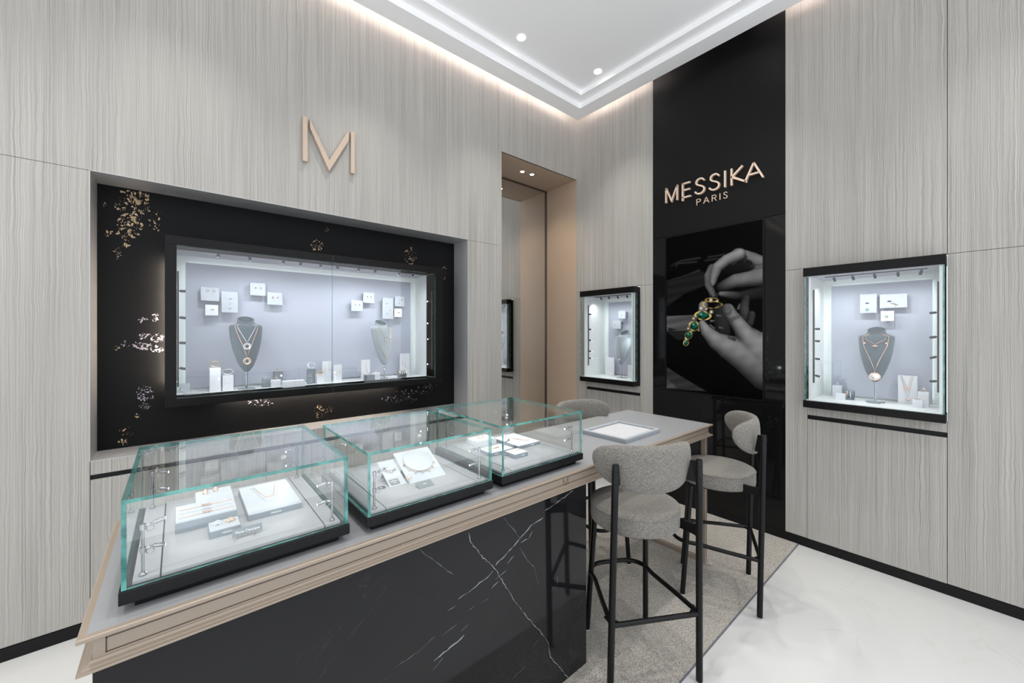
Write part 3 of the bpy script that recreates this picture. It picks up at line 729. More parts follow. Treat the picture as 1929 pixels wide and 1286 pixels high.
# middle case: leaning plates
def lean_plate(x0, x1, y0, y1, z1, label, disc, name='display_plate'):
    t = thing(name, ((x0 + x1) / 2, y0, DK), label, 'display plate', 'leaning plates in the middle glass case'); th = 0.004
    d = Vector((0, y1 - y0, z1 - DK)); n = Vector((0, -d.z, d.y)).normalized()
    b = B(); o = Vector((0, 0, 0))
    p = [Vector((x0, y0, DK)), Vector((x1, y0, DK)), Vector((x1, y0, DK)) - n * th, Vector((x0, y0, DK)) - n * th]
    b.hexa(p + [q + d for q in p]); b.build('plate', 'display_pale', t, bevel=0.0008)
    b = B(); b.hexa([(x0 + 0.01, y0 + 0.105, DK), (x0 + 0.022, y0 + 0.105, DK), (x0 + 0.022, y0 + 0.109, DK), (x0 + 0.01, y0 + 0.109, DK)] + [(x0 + 0.01, y0 + .075, DK + .045), (x0 + .022, y0 + .075, DK + .045), (x0 + .022, y0 + .079, DK + .045), (x0 + .01, y0 + .079, DK + .045)])
    b.build('easel_foot', 'display_slate', t)
    cu, cv, R = disc; c = Vector((x0 + (x1 - x0) * cu, y0, DK)) + d * cv
    u = Vector((1, 0, 0)); w = d.normalized(); b = B(); nn = 32
    b.rings([[c + n * q + (u * math.cos(2 * math.pi * j / nn) + w * math.sin(2 * math.pi * j / nn)) * rr for j in range(nn)] for rr, q in ((R, 0.0), (R, 0.006), (R * 0.96, 0.0075))])
    b.build('round_pad', 'display_pale', t, smooth=40)
    return c, u, w, n
c, u, w, n = lean_plate(-2.812, -2.750, -1.560, -1.440, 1.022, 'narrow leaning plate with a bracelet, left in the middle glass case', (0.5, 0.68, 0.019))
t = thing('charm_bracelet', c, 'slim rose gold bracelet around the small disc of the narrow plate', 'bracelet')
b = B(); b.tube([c + n * 0.004 + (u * math.cos(a) + w * math.sin(a)) * 0.0215 for a in [math.pi * (0.95 + 1.1 * i / 20) for i in range(21)]], 0.0009, 5); b.build('chain', 'rose_gold', t, smooth=60)
b = B()
for a in (3.5, 4.7, 5.7): b.ball(c + n * 0.004 + (u * math.cos(a) + w * math.sin(a)) * 0.0235, 0.0034, 8, 5)
b.build('charms', 'diamond_white', t, smooth=60)
c, u, w, n = lean_plate(-2.745, -2.598, -1.575, -1.430, 1.040, 'wide leaning plate with a necklace around a round pad, middle glass case', (0.5, 0.60, 0.056))
t = thing('charm_necklace', c, 'rose gold charm necklace hung around the large round pad', 'necklace')
b = B(); b.tube([c + n * 0.004 + (u * math.cos(a) + w * math.sin(a)) * 0.0585 for a in [math.pi * (0.9 + 1.2 * i / 30) for i in range(31)]], 0.0009, 5); b.build('chain', 'rose_gold', t, smooth=60)
b = B()
for k in range(6):
    a = math.pi * (1.18 + 0.14 * k); q = c + n * 0.004 + (u * math.cos(a) + w * math.sin(a)) * 0.062
    b.tube([q, q - w * 0.005, q - w * 0.007], [0.0012, 0.0028, 0.001], 8)
b.build('charms', 'rose_gold', t, smooth=60)
def flat_card(x0, x1, y, z, up, n, label, lines, mat='display_slate'):
    t = thing('name_card', ((x0 + x1) / 2, y, DK), label, 'card'); up = Vector(up); n = Vector(n).normalized()
    b = B(); p = [Vector((x0, y, z)), Vector((x1, y, z)), Vector((x1, y, z)) - n * 0.0012, Vector((x0, y, z)) - n * 0.0012]
    b.hexa(p + [q + up for q in p]); b.build('plate', mat, t)
    for s, sz, f in lines:
        text_mesh(s, sz, 'lettering', 'print_white', t, frame_mtx(Vector(((x0 + x1) / 2, y, z)) + up * f + n * 0.0005, (1, 0, 0), up))
pd = Vector((0, 0.12, 0.056)).normalized(); pn = Vector((0, -pd.z, pd.y))
q = Vector((0, -1.560, DK)) + pd * 0.006 + pn * 0.0016
flat_card(-2.806, -2.772, q.y, q.z, pd * 0.026, pn, 'small grey name card at the foot of the narrow plate', (('MESSIKA', 0.0070, 0.62), ('PARIS', 0.0045, 0.28)))
flat_card(-2.742, -2.684, -1.640, DK + 0.0015, Vector((0, 0.034, 0.010)), Vector((0, -0.28, 0.96)), 'grey name card lying in front of the wide plate', (('PARIS', 0.006, 0.5),))
t = thing('earring', (-2.748, -1.571, DK), 'looped white and gold jewel between the two leaning plates', 'earring', 'earrings in the glass cases')
b = B(); b.torus((-2.751, -1.566, DK + 0.018), (0.3, 1, 0.4), 0.007, 0.0013, 14, 6); b.torus((-2.741, -1.566, DK + 0.016), (-.4, 1, 0.4), 0.006, 0.0011, 14, 6); b.build('loops', 'rose_gold', t, smooth=60)
b = B(); b.ball((-2.751, -1.567, DK + 0.0255), 0.0025, 8, 5); b.build('stone', 'diamond_white', t, smooth=60)

# far case: four blocks
block('earring_block', -2.302, -2.190, -1.362, -1.270, DK, 0.026, 'white earring block at the back of the far glass case', group=G1, top='display_white', side='display_white')
block('bracelet_block', -2.344, -2.215, -1.518, -1.430, DK, 0.017, 'low bracelet block at the left of the far glass case', group=G1, top='display_white', text=('MESSIKA', 0.006, -0.03))
block('ring_block', -2.282, -2.207, -1.607, -1.540, DK, 0.020, 'small ring block at the front of the far glass case', group=G1, top='display_white', text=('MESSIKA', 0.0062, 0.01))
block('necklace_block', -2.180, -2.040, -1.512, -1.320, DK, 0.016, 'wide necklace block at the right of the far glass case', group=G1, top='display_white', text=('MESSIKA', 0.006, 0.02))
ear_pair('earring', [(-2.266, -1.320, DK + 0.026), (-2.240, -1.318, DK + 0.026)], 'rose_gold', ['left rose gold earring on the white block of the far glass case', 'right rose gold earring on the white block of the far glass case'], 'earrings in the glass cases', 0.0055)
for k, (xx, mt) in enumerate(((-2.262, 'rose_gold'), (-2.247, 'diamond_white'), (-2.232, 'rose_gold'))):
    arc_ring((xx, -1.574, DK + 0.0195), 0.008, 0.0013, mt, ('rose gold ring left in the far case ring block', 'white ring in the middle of the far case ring block', 'rose gold ring right in the far case ring block')[k], group='rings in the far glass case', double=False)
t = thing('chain_bracelet', (-2.28, -1.47, DK + 0.018), 'rose gold bracelet lying on the low block of the far glass case', 'bracelet')
b = B(); b.tube(cat_rom([(-2.325, -1.445, DK + .0185), (-2.29, -1.475, DK + .0185), (-2.26, -1.465, DK + .0185), (-2.235, -1.485, DK + .0185)]), 0.001, 5); b.build('chain', 'rose_gold', t, smooth=60)
b = B()
for i in range(3): b.torus((-2.285 + 0.008 * i, -1.472, DK + .0195), (0, 0, 1), 0.004, 0.0012, 10, 5)
b.build('charm', 'rose_gold', t, smooth=60)
t = thing('bar_necklace', (-2.11, -1.40, DK + 0.017), 'thin rose gold necklace lying on the wide block of the far glass case', 'necklace')
b = B(); b.tube(cat_rom([(-2.14, -1.34, DK + .0175), (-2.115, -1.39, DK + .0175), (-2.10, -1.44, DK + .0175), (-2.075, -1.47, DK + .0175)]), 0.0011, 5); b.build('chain', 'rose_gold', t, smooth=60)
b = B(); b.ball((-2.105, -1.425, DK + .0185), 0.0032, 8, 5); b.ball((-2.125, -1.37, DK + .0185), 0.0025, 8, 5); b.build('charm', 'rose_gold', t, smooth=60)

# ------------------------------------------------------------------ tray on the table
tray = thing('jewelry_tray', (0, 0, 0), 'open square grey tray lined with pale linen on the bare table end', 'tray')
hw, hd, rim, ht = 0.185, 0.145, 0.020, 0.024
b = B()
b.box(-hw, hw, -hd, -hd + rim, 0, ht); b.box(-hw, hw, hd - rim, hd, 0, ht); b.box(-hw, -hw + rim, -hd + rim, hd - rim, 0, ht); b.box(hw - rim, hw, -hd + rim, hd - rim, 0, ht)
b.build('rim', 'tray_side', tray, bevel=0.001)
b = B(); b.box(-hw + rim, hw - rim, -hd + rim, hd - rim, 0.0005, 0.0137); b.build('linen_pad', 'tray_linen', tray)
b = B()
for z in (0.005, 0.0115): b.box(-hw - 0.0004, hw + 0.0004, -hd - 0.0004, hd + 0.0004, z, z + 0.0016)
b.build('stitched_band', 'display_slate', tray)
b = B(); w2 = 0.004
b.box(-hw + .003, hw - .003, -hd + .003, -hd + .003 + w2, ht, ht + .0006); b.box(-hw + .003, hw - .003, hd - .003 - w2, hd - .003, ht, ht + .0006); b.box(-hw + .003, -hw + .003 + w2, -hd + .003, hd - .003, ht, ht + .0006); b.box(hw - .003 - w2, hw - .003, -hd + .003, hd - .003, ht, ht + .0006)
b.build('rim_piping', 'display_pale', tray)
tray.location = (-1.372, -1.515, CT); tray.rotation_euler = (0, 0, math.radians(1.5))
# ------------------------------------------------------------------ bar stools
def make_stool():
    t = thing('bar_stool', (0, 0, 0), '', 'bar stool', 'upholstered bar stools')
    FZ = 0.0
    SR, ST, SB = 0.200, 0.722, 0.632
    b = B(); prof = [(0.001, SB), (SR * .93, SB), (SR * .985, SB + .004), (SR, SB + .014), (SR, ST - .020), (SR * .992, ST - .012), (SR * .975, ST - .0075), (SR * .93, ST - .002), (SR * .8, ST + .003), (SR * .5, ST + .006), (0.001, ST + .007)]
    b.lathe(prof, (0, 0.0, 0), 48); seat = b.build('seat', 'stool_fabric', t, smooth=50)
    b = B(); b.torus((0, 0.0, ST - .012), (0, 0, 1), SR * .996, 0.0028, 48, 6); b.build('seam_piping', 'stool_fabric', seat, smooth=60)
    b = B(); b.lathe([(0.001, SB - .010), (SR * .86, SB - .010), (SR * .86, SB)], (0, 0.0, 0), 40); b.build('seat_plate', 'black_metal', t, smooth=40)
    rp = {}
    for s in (-1, 1):
        p0 = Vector((s * .204, -.189, FZ + .006)); p1 = Vector((s * .189, -.209, .962))
        at = lambda z, p0=p0, p1=p1: p0.lerp(p1, (z - p0.z) / (p1.z - p0.z)); rp[s] = at
        b = B(); b.tube([p0, at(.2), at(.5), at(.8), p1 - Vector((0, 0, .004)), p1], [.0140, .0140, .0140, .0140, .0140, .011], 16); leg = b.build('leg', 'black_metal', t, smooth=40)
        b = B(); b.cyl((p0.x, p0.y, FZ), (p0.x, p0.y, .006), .013, 16, r1=.014); b.build('glide', 'foot_nylon', leg, smooth=40)
        q0 = Vector((s * .160, .184, FZ + .006)); q1 = Vector((s * .135, .140, SB - .008))
        b = B(); b.tube([q0, q0.lerp(q1, .5), q1], .0135, 16); leg = b.build('leg', 'black_metal', t, smooth=40)
        b = B(); b.cyl((q0.x, q0.y, FZ), (q0.x, q0.y, .006), .0125, 16, r1=.0135); b.build('glide', 'foot_nylon', leg, smooth=40)
        # flat bracket from post to seat
        c = at(.655); e = Vector((s * .150, -.105, .655)); d = (e - c).normalized(); n = Vector((-d.y, d.x, 0)) * .005
        b = B(); up = [(c, .035), (c.lerp(e, .18), .024), (c.lerp(e, .45), .0215), (e, .0215)]
        rings = [[p - n + Vector((0, 0, -h)), p + n + Vector((0, 0, -h)), p + n + Vector((0, 0, h)), p - n + Vector((0, 0, h))] for p, h in up]
        b.rings(rings); b.build('seat_bracket', 'black_metal', t, bevel=.002)
        # wedge between post and back pad
        b = B(); a0, a1 = at(.865), at(.955); inn = Vector((-s * .030, .034, 0))
        b.hexa([a0 + Vector((-.012, 0, 0)), a0 + Vector((.012, 0, 0)), a0 + Vector((.010, 0, 0)) + inn, a0 + Vector((-.010, 0, 0)) + inn, a1 + Vector((-.012, 0, 0)), a1 + Vector((.012, 0, 0)), a1 + Vector((.006, 0, 0)) + inn * .7, a1 + Vector((-.006, 0, 0)) + inn * .7])
        bk = b.build('back_bracket', 'black_metal', t, bevel=.002)
        b = B()
        for z in (.885, .935): a = at(z); b.cyl(a + Vector((0, -.0125, 0)), a + Vector((0, -.0153, 0)), .0045, 10)
        b.build('bolt', 'black_metal', bk, smooth=40)
    # footrest loop
    zf = .298; L, R = rp[-1](zf), rp[1](zf)
    path = [Vector((L.x, L.y, zf)), Vector((-.178, -.05, zf)), Vector((-.150, .10, zf))]
    for i in range(1, 8): a = math.pi - (math.pi / 2) * i / 8; path.append(Vector((-.060 + .090 * math.cos(a), .140 + .095 * math.sin(a), zf)))
    path += [Vector((-.05, .236, zf)), Vector((.05, .236, zf))]
    for i in range(1, 8): a = math.pi / 2 - (math.pi / 2) * i / 8; path.append(Vector((.060 + .090 * math.cos(a), .140 + .095 * math.sin(a), zf)))
    path += [Vector((.150, .10, zf)), Vector((.178, -.05, zf)), Vector((R.x, R.y, zf))]
    b = B(); b.tube(path, .0105, 12); b.build('footrest', 'black_metal', t, smooth=50)
    b = B(); b.tube([L, R], .0105, 12); b.build('rear_rail', 'black_metal', t, smooth=50)
    for s, p in ((-1, L), (1, R)):
        b = B(); b.prism([p + Vector((0, 0, 0)), p + Vector((-s * .05, 0.002, 0)), p + Vector((s * .010, .055, 0))], (0, 0, -.004), (0, 0, .004)); b.build('gusset', 'black_metal', t)
    # curved back pad
    zc, HH, TT, RR, A, yc = .928, .101, .026, .262, 1.06, .068
    na, nb = 40, 20; b = B(); rings = []
    for i in range(na + 1):
        s = -1 + 2 * i / na; s = math.copysign(1 - (1 - abs(s)) ** 1.6, s) * .9995
        h = HH * (1 - abs(s) ** 2.7) ** .5; th = TT * (1 - abs(s) ** 5) ** .5; a = A * s
        c = Vector((RR * math.sin(a), yc - RR * math.cos(a), zc - .004 + .030 * s * s)); nrm = Vector((math.sin(a), -math.cos(a), 0)); ring = []
        for j in range(nb):
            q = 2 * math.pi * j / nb; cq, sq = math.cos(q), math.sin(q)
            ring.append(c + nrm * (th * math.copysign(abs(cq) ** .7, cq)) + Vector((0, 0, h * math.copysign(abs(sq) ** .8, sq))))
        rings.append(ring)
    b.rings(rings); b.build('backrest', 'stool_fabric', t, smooth=80)
    return t
def copy_tree(o, parent=None):
    c = o.copy(); col.objects.link(c); c.parent = parent
    for ch in o.children: copy_tree(ch, c)
    return c
st = make_stool()
for k, (x, y, z, r, lb) in enumerate(((-1.746, -1.838, 0.004, -30, 'grey upholstered bar stool in the foreground, its back to the viewer'),
                                      (-0.938, -1.876, 0.004, 26, 'grey upholstered bar stool seen from the side before the black stone'),
                                      (-1.265, -1.205, 0.004, 170, 'grey upholstered bar stool across the counter, only its back above the table'))):
    s = st if k == 0 else copy_tree(st)
    s.location = (x, y, z); s.rotation_euler = (0, 0, math.radians(r)); s['label'] = lb
# ------------------------------------------------------------------ display windows set into the walls
# local frame: u runs along the wall to the viewer's right, v goes into the wall, z is up
class Frame:
    def __init__(s, kind): s.k = kind
    def p(s, u, v, z): return Vector((u, v, z)) if s.k == 'A' else Vector((v, -u, z))
    def px(s, x, y, v):
        q = onY(x, y, v) if s.k == 'A' else onX(x, y, v)
        return (q.x, q.z) if s.k == 'A' else (-q.y, q.z)
    def foot(s, x, y, z):
        q = onZ(x, y, z); return (q.x, q.y) if s.k == 'A' else (-q.y, q.x)
    def right(s): return Vector((1, 0, 0)) if s.k == 'A' else Vector((0, -1, 0))
    def into(s): return Vector((0, 1, 0)) if s.k == 'A' else Vector((1, 0, 0))
FA, FB = Frame('A'), Frame('B')
def fbox(F, b, u0, u1, v0, v1, z0, z1, mi=0, mats=None):
    a = F.p(u0, v0, z0); c = F.p(u1, v1, z1); return b.box(a.x, c.x, a.y, c.y, z0, z1, mi, mats)
def fpart(F, name, mat, parent, *a, bevel=0.0):
    b = B(); fbox(F, b, *a); return b.build(name, mat, parent, bevel=bevel)
LIGHTS_IN = []
def track(F, parent, pts, heads, aim, name='light_track', hl=0.026, hr=0.0075, side=None):
    """thin black rail with small spotlights; heads are parameters 0..1 along the rail"""
    a, c = Vector(pts[0]), Vector(pts[1]); d = (c - a); b = B()
    b.tube([a, c], 0.0032 if side is None else 0.005, 6); tr = b.build(name, 'lamp_black', parent)
    b2 = B()
    for k, h in enumerate(heads):
        q = a + d * h; tgt = Vector(aim(q, k)); dr = (tgt - q).normalized()
        st = F.into() * 0.0 + (Vector((0, 0, -0.010)) if side is None else F.right() * side * 0.010); j = q + st
        b = B(); b.tube([q, j], 0.002, 6); e = j + dr * hl
        b.tube([j - dr * 0.004, j + dr * 0.002, e - dr * 0.003, e], [hr * .55, hr, hr, hr * .85], 10); b.build('spotlight', 'lamp_black', tr, smooth=35)
        u = dr.orthogonal().normalized(); w = dr.cross(u); o = e + dr * 0.0005
        b2.add([o + (u * math.cos(2 * math.pi * i / 8) + w * math.sin(2 * math.pi * i / 8)) * hr * .7 for i in range(8)], [list(range(8))])
    b2.build('lens', 'mini_lens', tr)
    return tr
def vitrine(F, name, label, fr, op, depth, zc, proud, back_gap, mats, frame_all):
    """fr: outer frame u0,u1,z0,z1; op: opening; returns the thing"""
    u0, u1, z0, z1 = fr; o0, o1, q0, q1 = op
    t = thing(name, F.p((u0 + u1) / 2, 0.1, z0), label, 'display window')
    w, g, s = mats; e = 0.012
    # shell
    fpart(F, 'side_wall', w, t, o0 - e, o0, -proud + 0.03, depth + e, q0 - e, q1 + e); fpart(F, 'side_wall', w, t, o1, o1 + e, -proud + 0.03, depth + e, q0 - e, q1 + e)
    fpart(F, 'ceiling_board', s, t, o0, o1, -proud + 0.03, depth + e, q1, q1 + e); fpart(F, 'floor_board', w, t, o0, o1, -proud + 0.03, depth + e, q0 - e, q0)
    fpart(F, 'rear_board', w, t, o0, o1, depth, depth + e, q0, q1)
    fpart(F, 'back_panel', g, t, o0 + back_gap, o1 - back_gap, depth - 0.022, depth - 0.010, q0 + 0.012, q1 - back_gap)
    for a in ((o0 + back_gap + .012, o1 - back_gap - .012, q1 - back_gap - .012, q1 - back_gap - .008), (o0 + back_gap + .008, o0 + back_gap + .012, q0 + .03, q1 - back_gap - .014), (o1 - back_gap - .012, o1 - back_gap - .008, q0 + .03, q1 - back_gap - .014)):
        fpart(F, 'light_strip', 'led_case', t, a[0], a[1], depth - 0.0095, depth - 0.003, a[2], a[3])
    return t

# --- big window in the niche
VD = 0.40
big = vitrine(FA, 'display_vitrine', 'big wide display window framed in black, set in the blossom printed niche', (VX0, VX1, VZ0, VZ1), (IX0, IX1, IZ0, IZ1), VD, None, 0.0, 0.042, ('vitrine_white', 'vitrine_grey', 'vitrine_soffit'), True)
fw = 0.017
for a in ((VX0, IX0, IZ0, IZ1), (IX1, VX1, IZ0, IZ1), (VX0, VX1, VZ0, IZ0), (VX0, VX1, IZ1, VZ1)):
    fpart(FA, 'frame_bar', 'frame_black', big, a[0], a[1], 0.0, 0.165, a[2], a[3], bevel=0.0015)
SEAM = -2.559
for a, c in ((IX0 + 0.001, SEAM - 0.0015), (SEAM + 0.0015, IX1 - 0.001)):
    b = B(); b.box(a, c, 0.012, 0.018, IZ0 + 0.001, IZ1 - 0.001, mats=[1, 1, 0, 0, 1, 1]); b.build('glass_pane', ['window_glass', 'glass_edge'], big)
part('frame_joint', 'lamp_black', big, SEAM - 0.002, SEAM + 0.002, -0.0008, 0.004, VZ0 + 0.001, IZ0); part('frame_joint', 'lamp_black', big, SEAM - 0.002, SEAM + 0.002, -0.0008, 0.004, IZ1, VZ1 - 0.001)
hx = lambda x, y, v: FA.px(x, y, v)[0]
tx0, tx1 = hx(355, 466, 0.055), hx(805, 514, 0.055)
heads = [(hx(x, 480, 0.06) - tx0) / (tx1 - tx0) for x in (413, 470, 535, 566, 604, 636, 676, 707.5, 753, 778)]
tilt = [-.5, .35, -.4, .2, .1, 0, -.2, -.3, -.7, -.1]
track(FA, big, [(tx0, 0.055, IZ1 - 0.003), (tx1, 0.055, IZ1 - 0.003)], heads, lambda q, k: (q.x + tilt[k] * .3, 0.30, 1.45))
track(FA, big, [(IX0 + 0.006, 0.030, 1.85), (IX0 + 0.006, 0.030, 1.20)], [.17, .40, .62, .84], lambda q, k: (q.x + .3, 0.12, q.z - (0.0, .04, .02, .08)[k]), side=1)
track(FA, big, [(IX1 - 0.006, 0.06, 1.85), (IX1 - 0.006, 0.06, 1.20)], [.13, .41, .60, .93], lambda q, k: (q.x - .3, 0.12, q.z + (0.0, 0, -.1, 0)[k]), side=-1)
for k, h in enumerate(heads):
    if k in (3, 5): continue
    x = tx0 + (tx1 - tx0) * h
    light('beam', 'SPOT', (x + tilt[k] * .02, 0.060, IZ1 - 0.045), 1.8, big, (0.90, 0.94, 1.0), target=(x + tilt[k] * .25, 0.30, 1.30), spot_size=2.5, spot_blend=0.9, shadow_soft_size=0.007)
for z in (1.55, 1.35):
    light('beam', 'SPOT', (IX0 + 0.05, 0.05, z), 1.0, big, (0.92, 0.95, 1.0), target=(-2.9, 0.2, z - .1), spot_size=1.8, spot_blend=0.9, shadow_soft_size=0.007)
    light('beam', 'SPOT', (IX1 - 0.05, 0.07, z), 1.0, big, (0.92, 0.95, 1.0), target=(-2.2, 0.2, z - .1), spot_size=1.8, spot_blend=0.9, shadow_soft_size=0.007)

# --- small windows in the right wall
def small_window(label, u0, u1, o0, o1, heads_top, side_left, side_right, zt=1.945, zb=0.997):
    depth = 0.29; pr = 0.11; q0, q1 = 1.048, 1.888
    t = vitrine(FB, 'display_vitrine', label, (u0, u1, zb, zt), (o0, o1, q0, q1), depth, None, pr, 0.045, ('vitrine_white', 'vitrine_grey', 'vitrine_soffit'), False)
    fpart(FB, 'top_bar', 'frame_black', t, u0, u1, -pr, 0.02, q1 + 0.0, zt, bevel=0.0015); fpart(FB, 'bottom_bar', 'frame_black', t, u0, u1, -pr, 0.02, zb, q0 - 0.004, bevel=0.0015)
    fpart(FB, 'side_post', 'frame_black', t, u0 + 0.004, o0 - 0.012, -0.035, 0.02, q0 - 0.004, q1); fpart(FB, 'side_post', 'frame_black', t, o1 + 0.012, u1 - 0.002, -0.035, 0.02, q0 - 0.004, q1)
    T = 0.006
    b = B(); fbox(FB, b, u0 + 0.006, u1 - 0.006, -pr + 0.006, -pr + 0.006 + T, q0 - 0.004, q1, mats=[1, 1, 1, 1, 0, 0]); b.build('glass_pane', ['window_glass', 'glass_edge'], t)
    for a in (u0 + 0.006, u1 - 0.006 - T):
        b = B(); fbox(FB, b, a, a + T, -pr + 0.012 + T, -0.036, q0 - 0.004, q1, mats=[1, 1, 0, 0, 1, 1]); b.build('glass_pane', ['window_glass', 'glass_edge'], t)
    fpart(FB, 'front_deck', 'vitrine_white', t, u0 + 0.014, u1 - 0.014, -pr + 0.014, 0.02, q0 - 0.006, q0 - 0.0002)
    fpart(FB, 'front_soffit', 'vitrine_soffit', t, u0 + 0.014, u1 - 0.014, -pr + 0.014, 0.02, q1 - 0.002, q1 + 0.004)
    a = FB.p(o0 + 0.06, 0.0, q1 - 0.005); c = FB.p(o1 - 0.05, 0.0, q1 - 0.005)
    track(FB, t, [a, c], heads_top, lambda q, k: (q.x + .2, q.y - (.10, .08, .05, .02, -.12)[k % 5], 1.5))
    vv = -0.03
    if side_left: track(FB, t, [FB.p(o0 + 0.006, vv, 1.80), FB.p(o0 + 0.006, vv, 1.16)], side_left, lambda q, k: (q.x + .12, q.y - .3, q.z - (.02, .03, .04, .10, .02)[k]), side=1)
    if side_right: track(FB, t, [FB.p(o1 - 0.006, vv, 1.80), FB.p(o1 - 0.006, vv, 1.16)], side_right, lambda q, k: (q.x + .12, q.y + .3, q.z - (.02, .05, .12, .05, .02)[k]), side=-1)
    n = 4
    for k in range(n):
        u = o0 + (o1 - o0) * (k + .5) / n
        light('beam', 'SPOT', FB.p(u, 0.02, q1 - 0.045), 1.3, t, (0.93, 0.97, 1.0), target=FB.p(u + .04, depth - .05, 1.25), spot_size=2.5, spot_blend=0.9, shadow_soft_size=0.007)
    for s in (0, 1):
        u = o0 + .05 if s == 0 else o1 - .05
        light('beam', 'SPOT', FB.p(u, -0.01, 1.45), 0.8, t, (0.93, 0.97, 1.0), target=FB.p((o0 + o1) / 2, .15, 1.25), spot_size=1.9, spot_blend=0.9, shadow_soft_size=0.007)
    return t
winR = small_window('lit display window in the right wall, near the viewer, with a two strand necklace bust', 2.103, 2.762, 2.140, 2.735, [.10, .30, .52, .74, .95], [.42, .55, .74, .92], [.28, .50, .68, .90])
winL = small_window('lit display window in the corner beside the bronze recess', 0.137, 0.785, 0.185, 0.745, [.18, .40, .64, .88], [.15, .40, .58, .76, .88], None)
# ------------------------------------------------------------------ things shown in the windows
def plaque(F, px0, px1, py0, py1, v, back, label, gems, group='jewellery plaques in the windows', mat='display_pale'):
    (ua, za), (ub, zb_) = F.px(px0, py0, v), F.px(px1, py1, v)
    (uc, zc_), (ud, zd) = F.px(px0, py1, v), F.px(px1, py0, v)
    u0, u1 = (ua + uc) / 2, (ub + ud) / 2; z1 = (za + zd) / 2; z0 = (zb_ + zc_) / 2
    t = thing('jewelry_plaque', F.p((u0 + u1) / 2, v, z0), label, 'plaque', group)
    fpart(F, 'board', mat, t, u0, u1, v, v + 0.014, z0, z1, bevel=0.001)
    fpart(F, 'peg', 'display_grey', t, u0 + (u1 - u0) * .15, u1 - (u1 - u0) * .15, v + 0.014, back, z0 + (z1 - z0) * .15, z1 - (z1 - z0) * .15)
    for k, (a, c, m, kind) in enumerate(gems):
        u = u0 + (u1 - u0) * a; z = z0 + (z1 - z0) * c; b = B(); p = F.p(u, v - 0.003, z)
        if kind == 'hoop': b.torus(p, F.into(), 0.007, 0.0014, 12, 5)
        elif kind == 'stud': b.ball(p, 0.0042, 8, 5); b.torus(p + Vector((0, 0, -.004)), F.into(), 0.005, 0.0010, 10, 5)
        elif kind == 'cluster':
            for dx, dz in ((-.006, 0), (.006, 0), (0, .002)): b.ball(F.p(u + dx, v - .003, z + dz), 0.0040, 8, 5)
        elif kind == 'bar': b.tube([F.p(u - .014, v - .002, z - .005), F.p(u + .014, v - .002, z + .006)], 0.0008, 5); b.ball(p, 0.004, 8, 5)
        b.build('jewel', m, t, smooth=60)
    return t
PV, PB = 0.322, 0.378
E2 = lambda m: [(.36, .62, m, 'stud'), (.70, .62, m, 'stud')]
for r in ((378, 413, 540.5, 566.5, 'pale earring plaque highest at the far left of the big window', [(.36, .72, 'diamond_white', 'hoop'), (.70, .72, 'diamond_white', 'hoop')], 'display_pale'),
          (417.3, 448.5, 549, 588.5, 'tall plaque with three gold bars above the left bust', [(.52, .64, 'rose_gold', 'bar'), (.52, .42, 'diamond_white', 'bar'), (.52, .20, 'rose_gold', 'bar')], 'display_pale'),
          (386.5, 411, 574, 594, 'small white plaque lowest at the far left of the big window', [(.55, .55, 'diamond_white', 'cluster')], 'display_white'),
          (471, 500, 533, 556.5, 'earring plaque upper of the pair right of the left bust', E2('diamond_white'), 'display_pale'),
          (503.6, 532, 551, 574, 'earring plaque lower of the pair right of the left bust', E2('rose_gold'), 'display_pale'),
          (661.7, 683.4, 565.5, 586, 'earring plaque lower of the pair left of the right bust', E2('diamond_white'), 'display_pale'),
          (684.5, 705, 551, 570.5, 'earring plaque upper of the pair left of the right bust', E2('diamond_white'), 'display_pale'),
          (720.8, 741, 561, 600.5, 'tall narrow plaque above the right bust', [(.4, .75, 'diamond_white', 'stud'), (.72, .42, 'rose_gold', 'stud'), (.4, .25, 'diamond_white', 'stud')], 'display_pale'),
          (744, 761.5, 558.5, 577, 'plaque highest right of the tall narrow one in the big window', [(.45, .68, 'diamond_white', 'hoop'), (.75, .68, 'diamond_white', 'hoop'), (.45, .35, 'diamond_white', 'stud')], 'display_pale'),
          (743.3, 757.4, 581, 597, 'small white plaque lower right beside the tall narrow one', [(.55, .5, 'diamond_white', 'cluster')], 'display_white')):
    plaque(FA, r[0], r[1], r[2], r[3], PV, PB, r[4], r[5], mat=r[6])
WV, WB = 0.222, 0.268
for r in ((1619.8, 1651.6, 553.5, 589.5, 'plaque with a blue and a green stone in the right wall window', [(.44, .52, 'blue_stone', 'cluster'), (.44, .18, 'green_stone', 'hoop')], 'display_pale'),
          (1657, 1709, 553.5, 579.5, 'wide plaque with a diagonal row of stones in the right wall window', [(.36, .48, 'blue_stone', 'cluster'), (.48, .34, 'diamond_white', 'cluster'), (.60, .22, 'gold', 'cluster')], 'display_pale'),
          (1659, 1684, 585.5, 604.5, 'small white plaque with a green ring in the right wall window', [(.45, .45, 'green_stone', 'hoop')], 'display_white')):
    plaque(FB, r[0], r[1], r[2], r[3], WV, WB, r[4], r[5], mat=r[6])
for r in ((1165, 1178, 585, 600, 'upper plaque in the corner window', [(.5, .5, 'diamond_white', 'stud')], 'display_pale'),
          (1154, 1169, 603.5, 619.5, 'lower plaque with a red stone in the corner window', [(.3, .5, 'rose_gold', 'stud')], 'display_pale')):
    plaque(FB, r[0], r[1], r[2], r[3], 0.20, WB, r[4], r[5], mat=r[6])

